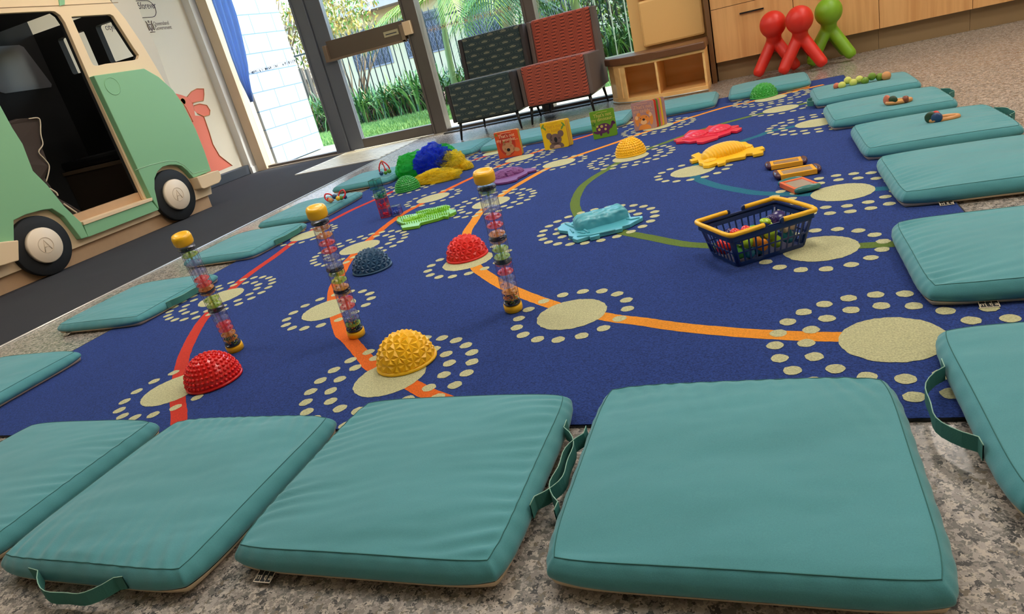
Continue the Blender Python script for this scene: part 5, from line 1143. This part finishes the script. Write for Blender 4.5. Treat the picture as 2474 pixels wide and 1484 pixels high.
def blades(n_, x0, x1, y0, y1, h, wd, mats, parent=None, name='grass'):
    b = MB()
    for i in range(n_):
        x, y = rg.uniform(x0, x1), rg.uniform(y0, y1); a = rg.uniform(0, 6.28); hh = h*rg.uniform(0.6, 1.3); dx, dy = math.cos(a)*wd, math.sin(a)*wd; lx, ly = rg.uniform(-.4, .4)*hh, rg.uniform(-.4, .4)*hh
        b.add([(x-dx, y-dy, 0), (x+dx, y+dy, 0), (x+lx, y+ly, hh)], [(0, 1, 2)], rg.choice(mats))
    return b.build(name, None, parent, fix=False)
GL = [mat('grass a', (132, 172, 92), 0.7), mat('grass b', (160, 196, 116), 0.7), mat('grass c', (110, 156, 84), 0.7)]
g = blades(26000, -7.5, 0.5, 7.56, 9.6, 0.035, 0.006, GL); tag(g, 'sunlit green lawn outside the glass door', 'grass', kind='stuff')
# strap leaf clumps
LM = [mat('leaf dark', (54, 104, 62), 0.45), mat('leaf mid', (92, 146, 74), 0.45), mat('leaf light', (150, 190, 110), 0.4), mat('leaf dry', (168, 140, 96), 0.7), mat('leaf deep', (36, 72, 50), 0.5)]  # leaf tones picked at random, deep green to pale and dry
def strap_clump(seed, n_=95, H=0.62, spread=0.42):
    r = random.Random(seed); b = MB()
    for i in range(n_):
        a = r.uniform(0, 6.28); ln = H*r.uniform(0.7, 1.35); lean = r.uniform(0.15, 1.0)*spread; bx, by = r.gauss(0, 0.11), r.gauss(0, 0.11)
        m_ = r.choices(LM, (3, 5, 3, 1, 1))[0]; wd = r.uniform(0.010, 0.018); K = 6; vs = []; fs = []
        for k in range(K+1):
            t = k/K; rad = lean*t**1.6*1.5; z = ln*(t-0.42*t**3*(lean/spread+0.3)); ww = wd*(1-t**2.5)*(0.6+t); c_, s_ = math.cos(a), math.sin(a)
            vs += [(bx+c_*rad-s_*ww, by+s_*rad+c_*ww, z), (bx+c_*rad+s_*ww, by+s_*rad-c_*ww, z)]
            if k: fs.append((2*k-2, 2*k-1, 2*k+1, 2*k))
        b.add(vs, fs, m_, True)
    for i in range(26):
        a = r.uniform(0, 6.28); b.tube([(r.gauss(0, .1), r.gauss(0, .1), 0), (math.cos(a)*0.2, math.sin(a)*0.2, r.uniform(0.1, 0.3))], 0.005, 4, mat('stalk plum', (112, 84, 88), 0.8))
    return b
meshes = []
for s_ in range(3):
    o = strap_clump(s_+1).build('strap_leaf_clump', None, None, fix=False); meshes.append(o)
places = []
for i in range(16): places.append((-8.4+i*0.46+rg.uniform(-.08, .08), 9.95+rg.uniform(-.12, .12)))
for i in range(14): places.append((-8.2+i*0.5+rg.uniform(-.1, .1), 10.45+rg.uniform(-.12, .12)))
for i, (x, y) in enumerate(places):
    o = meshes[i] if i < 3 else meshes[i % 3].copy()
    if i >= 3: C.objects.link(o)
    s_ = rg.uniform(0.9, 1.15); o.location = (x, y, -0.005); o.rotation_euler = (0, 0, rg.uniform(0, 6.28)); o.scale = (s_, s_, s_)
    row = 'front' if i < 16 else 'back'; k = i if i < 16 else i-16
    sp_ = ['behind the white block wall', 'seen left of the door mullion', 'seen through the glass door', 'seen left of the green chair', 'hidden low behind the chairs'][min(4, max(0, int((x+8.6)/1.5)))]
    tag(o, 'strap leaved clump, %s row, %s' % (row, sp_), 'plant', 'strap leaved clumps along the garden bed')
# metal bar fence, each run one thing with its bars
def bar_fence(x0, x1, y, h, label, m, sp_=0.115, r=0.009, zt=1.28):
    root = thing('bar_fence', label, 'fence', (x0, y, 0)); n_ = int((x1-x0)/sp_)
    for z in (0.15, zt): b = MB(); b.box((0, -0.012, z), (x1-x0, 0.012, z+0.03)); b.build('rail', m, root)
    b = MB(); b.tube([(0, 0, 0), (0, 0, h-0.05), (0, 0, h)], [r, r, 0.002], 6); me = b.build('bar', m, root, fix=False); me.location.x = 0.03
    for i in range(1, n_): o = me.copy(); C.objects.link(o); o.parent = root; o.location.x = 0.03+i*sp_
bar_fence(-8.0, -0.6, 11.0, 1.48, 'dark steel bar fence behind the garden bed', mat('dark fence steel', (50, 60, 66), 0.5))
tf = thing('timber_fence', 'weathered timber paling fence beyond the block wall', 'fence', (-10.8, 11.2, 0))
M_tm = wood_mat('weathered timber', (176, 150, 130), (140, 116, 100), 2, 0.5)
for i in range(26): b = MB(); b.box((i*0.125, 0, 0), (i*0.125+0.105, 0.02, 1.05+0.02*(i % 3))); b.build('paling', M_tm, tf)
b = MB(); b.box((0, 0.02, 0.2), (3.2, 0.05, 0.28)); b.box((0, 0.02, 0.8), (3.2, 0.05, 0.88)); b.build('rail', M_tm, tf)
# building behind
hb = thing('neighbour_building', 'pale rendered building with grey roof beyond the fence', 'building', (-12, 19, 0))
M_ren = mat('cream render', (232, 226, 190), 0.85); M_roof = mat('grey roof sheet', (166, 158, 154), 0.6)
b = MB(); b.box((0, 0, 0), (11.5, 5, 2.6)); b.build('wall', M_ren, hb)
b = MB(); b.slab([(-0.9, 2.32), (-0.9, 2.50), (2.5, 4.0), (5.9, 2.5), (5.9, 2.32)], [], lambda u, v, d: Vector((d-0.8, u, v)), 13.2, M_roof); b.build('roof', M_roof, hb)
b = MB(); b.box((-0.8, -1.0, 2.30), (12.4, -0.9, 2.46)); b.build('gutter', mat('gutter', (196, 190, 184), 0.5), hb)
M_scr = mat('screen frame', (150, 160, 178), 0.6); M_pan = mat('dark window', (66, 84, 112), 0.3)
for i, x in enumerate((0.6, 2.4, 4.35, 6.4, 8.6)):
    b = MB(); b.box((x, -0.03, 0.85), (x+1.3, 0.0, 1.95), M_scr); b.box((x+0.05, -0.035, 0.9), (x+0.62, -0.02, 1.9), M_pan); b.box((x+0.68, -0.035, 0.9), (x+1.25, -0.02, 1.9), M_pan); wn_ = b.build('window', None, hb)
    b = MB()
    for k in range(-8, 12):
        for s_ in (-1, 1):
            xa = x+0.05+k*0.11; xb = xa+0.5*s_*1.0
            za, zb = 0.9, 1.9; 
            if s_ < 0: xa, xb = xa+0.5, xa
            def cl(xa, xb):
                t0, t1 = 0, 1; lo, hi = x+0.05, x+1.25; d = xb-xa
                if d > 0: t0 = max(0, (lo-xa)/d); t1 = min(1, (hi-xa)/d)
                else: t0 = max(0, (hi-xa)/d); t1 = min(1, (lo-xa)/d)
                return t0, t1
            t0, t1 = cl(xa, xb)
            if t1-t0 < 0.05: continue
            b.tube([(xa+(xb-xa)*t0, -0.045, za+t0), (xa+(xb-xa)*t1, -0.045, za+t1)], 0.012, 4)
    b.build('security_grille', M_scr, wn_, fix=False)
# palms and shrubs
def leafball(b, n_, c, rad, size, mats, r, flat=0.7):
    for i in range(n_):
        d = Vector((r.gauss(0, 1), r.gauss(0, 1), r.gauss(0, 1))).normalized()*r.random()**0.4
        p = Vector((c[0]+d.x*rad[0], c[1]+d.y*rad[1], max(0.02, c[2]+d.z*rad[2])))
        q = Euler((r.uniform(0, 6), r.uniform(0, 6), r.uniform(0, 6))).to_matrix(); s_ = size*r.uniform(0.6, 1.4)
        b.add([p+q @ Vector((-s_, 0, 0)), p+q @ Vector((0, -s_*0.35, 0)), p+q @ Vector((s_, 0, 0)), p+q @ Vector((0, s_*0.35, 0))], [(0, 1, 2, 3)], r.choice(mats))
M_trunk = mat('palm trunk', (158, 150, 122), 0.8, var=0.15, vscale=14); M_trg = mat('green cane', (128, 150, 96), 0.6)
PF = [mat('frond deep', (52, 100, 50), 0.5), mat('frond', (96, 150, 60), 0.45), mat('frond bright', (176, 206, 84), 0.4)]
def palm(x, y, h, label, seed, canes=3, fr=7):
    r = random.Random(seed); root = thing('garden_palm', label, 'palm', (x, y, 0), 0, 'palms beyond the windows')
    for k in range(canes):
        cx, cy = r.uniform(-.22, .22), r.uniform(-.15, .15); lx, ly = r.uniform(-.25, .25), r.uniform(-.15, .15); hh = h*r.uniform(0.8, 1.1)
        b = MB(); pts = [(cx+lx*t*t, cy+ly*t*t, hh*t) for t in [i/14 for i in range(15)]]; b.tube(pts, [0.05*(1-0.35*i/14)+(0.006 if i % 2 else 0) for i in range(15)], 9); b.build('trunk', r.choice((M_trunk, M_trg)), root)
        for f in range(fr):
            a = r.uniform(0, 6.28); L_ = r.uniform(1.0, 1.5); b = MB(); P = []
            for i in range(13):
                t = i/12; P.append(Vector((cx+lx+math.cos(a)*L_*t*(1-0.15*t), cy+ly+math.sin(a)*L_*t*(1-0.15*t), hh+0.55*t-0.95*t*t*r.uniform(0.95, 1.05))))
            m_ = r.choice(PF); b.tube(P, [0.010*(1-i/14) for i in range(13)], 4, m_)
            side = Vector((-math.sin(a), math.cos(a), 0))
            for i in range(2, 13):
                for j in (0, 0.5):
                    if i+j > 12: continue
                    p = P[i]; q_ = P[min(i+1, 12)]; p = p.lerp(q_, j); fl = 0.34*math.sin(math.pi*(i+j)/13)+0.08; dirn = (P[min(i+1, 12)]-P[i-1]).normalized()
                    for s_ in (-1, 1):
                        e = p+side*s_*fl*0.75+dirn*fl*0.6+Vector((0, 0, -fl*0.45)); w_ = dirn*0.012
                        b.add([p-w_, p+w_, e], [(0, 1, 2)], m_)
            b.build('frond', None, root, fix=False)
palm(-4.1, 9.55, 1.5, 'arching palm seen in the left window pane', 1, 1, 7)
palm(-2.85, 9.2, 1.35, 'palm clump seen above the green chair', 2, 4, 5)
palm(-2.0, 9.0, 1.9, 'palm clump behind the middle mullion', 3, 3, 5)
palm(-0.9, 8.8, 1.7, 'palm clump seen right of the rust chair', 4, 4, 6)
palm(-3.5, 10.3, 2.2, 'tall palm near the fence behind the green chair', 5, 3, 5)
def shrub(x, y, rx, rz_, label, seed, n_=1500, size=0.05, mats=PF, bare=0, zc=None):
    r = random.Random(seed); root = thing('garden_shrub', label, 'shrub', (x, y, 0), 0, 'shrubs beyond the windows'); b = MB()
    leafball(b, n_, (0, 0, zc or rz_), (rx, rx*0.6, rz_), size, mats, r); b.build('foliage', None, root, fix=False)
    b = MB()
    for i in range(9+bare):
        a = r.uniform(0, 6.28); b.tube([(r.gauss(0, .06), r.gauss(0, .06), 0), (math.cos(a)*rx*0.4, math.sin(a)*rx*0.3, rz_*0.9), (math.cos(a)*rx*0.8+r.uniform(-.2, .2), math.sin(a)*rx*0.5, rz_*1.7)], [0.02, 0.014, 0.006], 5)
    b.build('branches', mat('bark', (140, 122, 96), 0.85), root, fix=False)
YL = [mat('leaf gold', (224, 196, 96), 0.6), mat('leaf olive', (150, 150, 70), 0.6), mat('twig pale', (206, 190, 150), 0.8), PF[1]]
shrub(-9.9, 12.6, 1.9, 1.5, 'yellowing tree rising behind the timber fence', 1, 3600, 0.055, YL, 40)
shrub(-8.0, 13.0, 1.1, 0.8, 'golden leaved tree seen in the top of the door glass', 2, 2600, 0.05, YL, 20, 2.0)
for i, (x, y, rx, rz_) in enumerate([(-3.0, 12.2, 1.2, 0.95), (-1.9, 12.0, 1.2, 1.1), (-0.8, 11.8, 1.2, 1.2), (0.4, 11.5, 1.3, 1.3), (-1.1, 10.3, 0.8, 0.9), (0.2, 9.9, 0.8, 0.8)]):
    shrub(x, y, rx, rz_, 'dense green shrub behind the palms, %s' % ['seen right of the green chair back', 'behind the middle mullion', 'seen right of the rust chair', 'behind the padded pier', 'low beside the rust chair', 'low behind the pier'][i], 10+i, 2600, 0.05, PF+[LM[4], PF[0]], 6)
# white slim pool fence at the right
bar_fence(-2.4, 1.2, 9.55, 1.55, 'slim white bar fence among the palms', mat('white fence', (226, 226, 220), 0.5), 0.19, 0.010, 1.4)
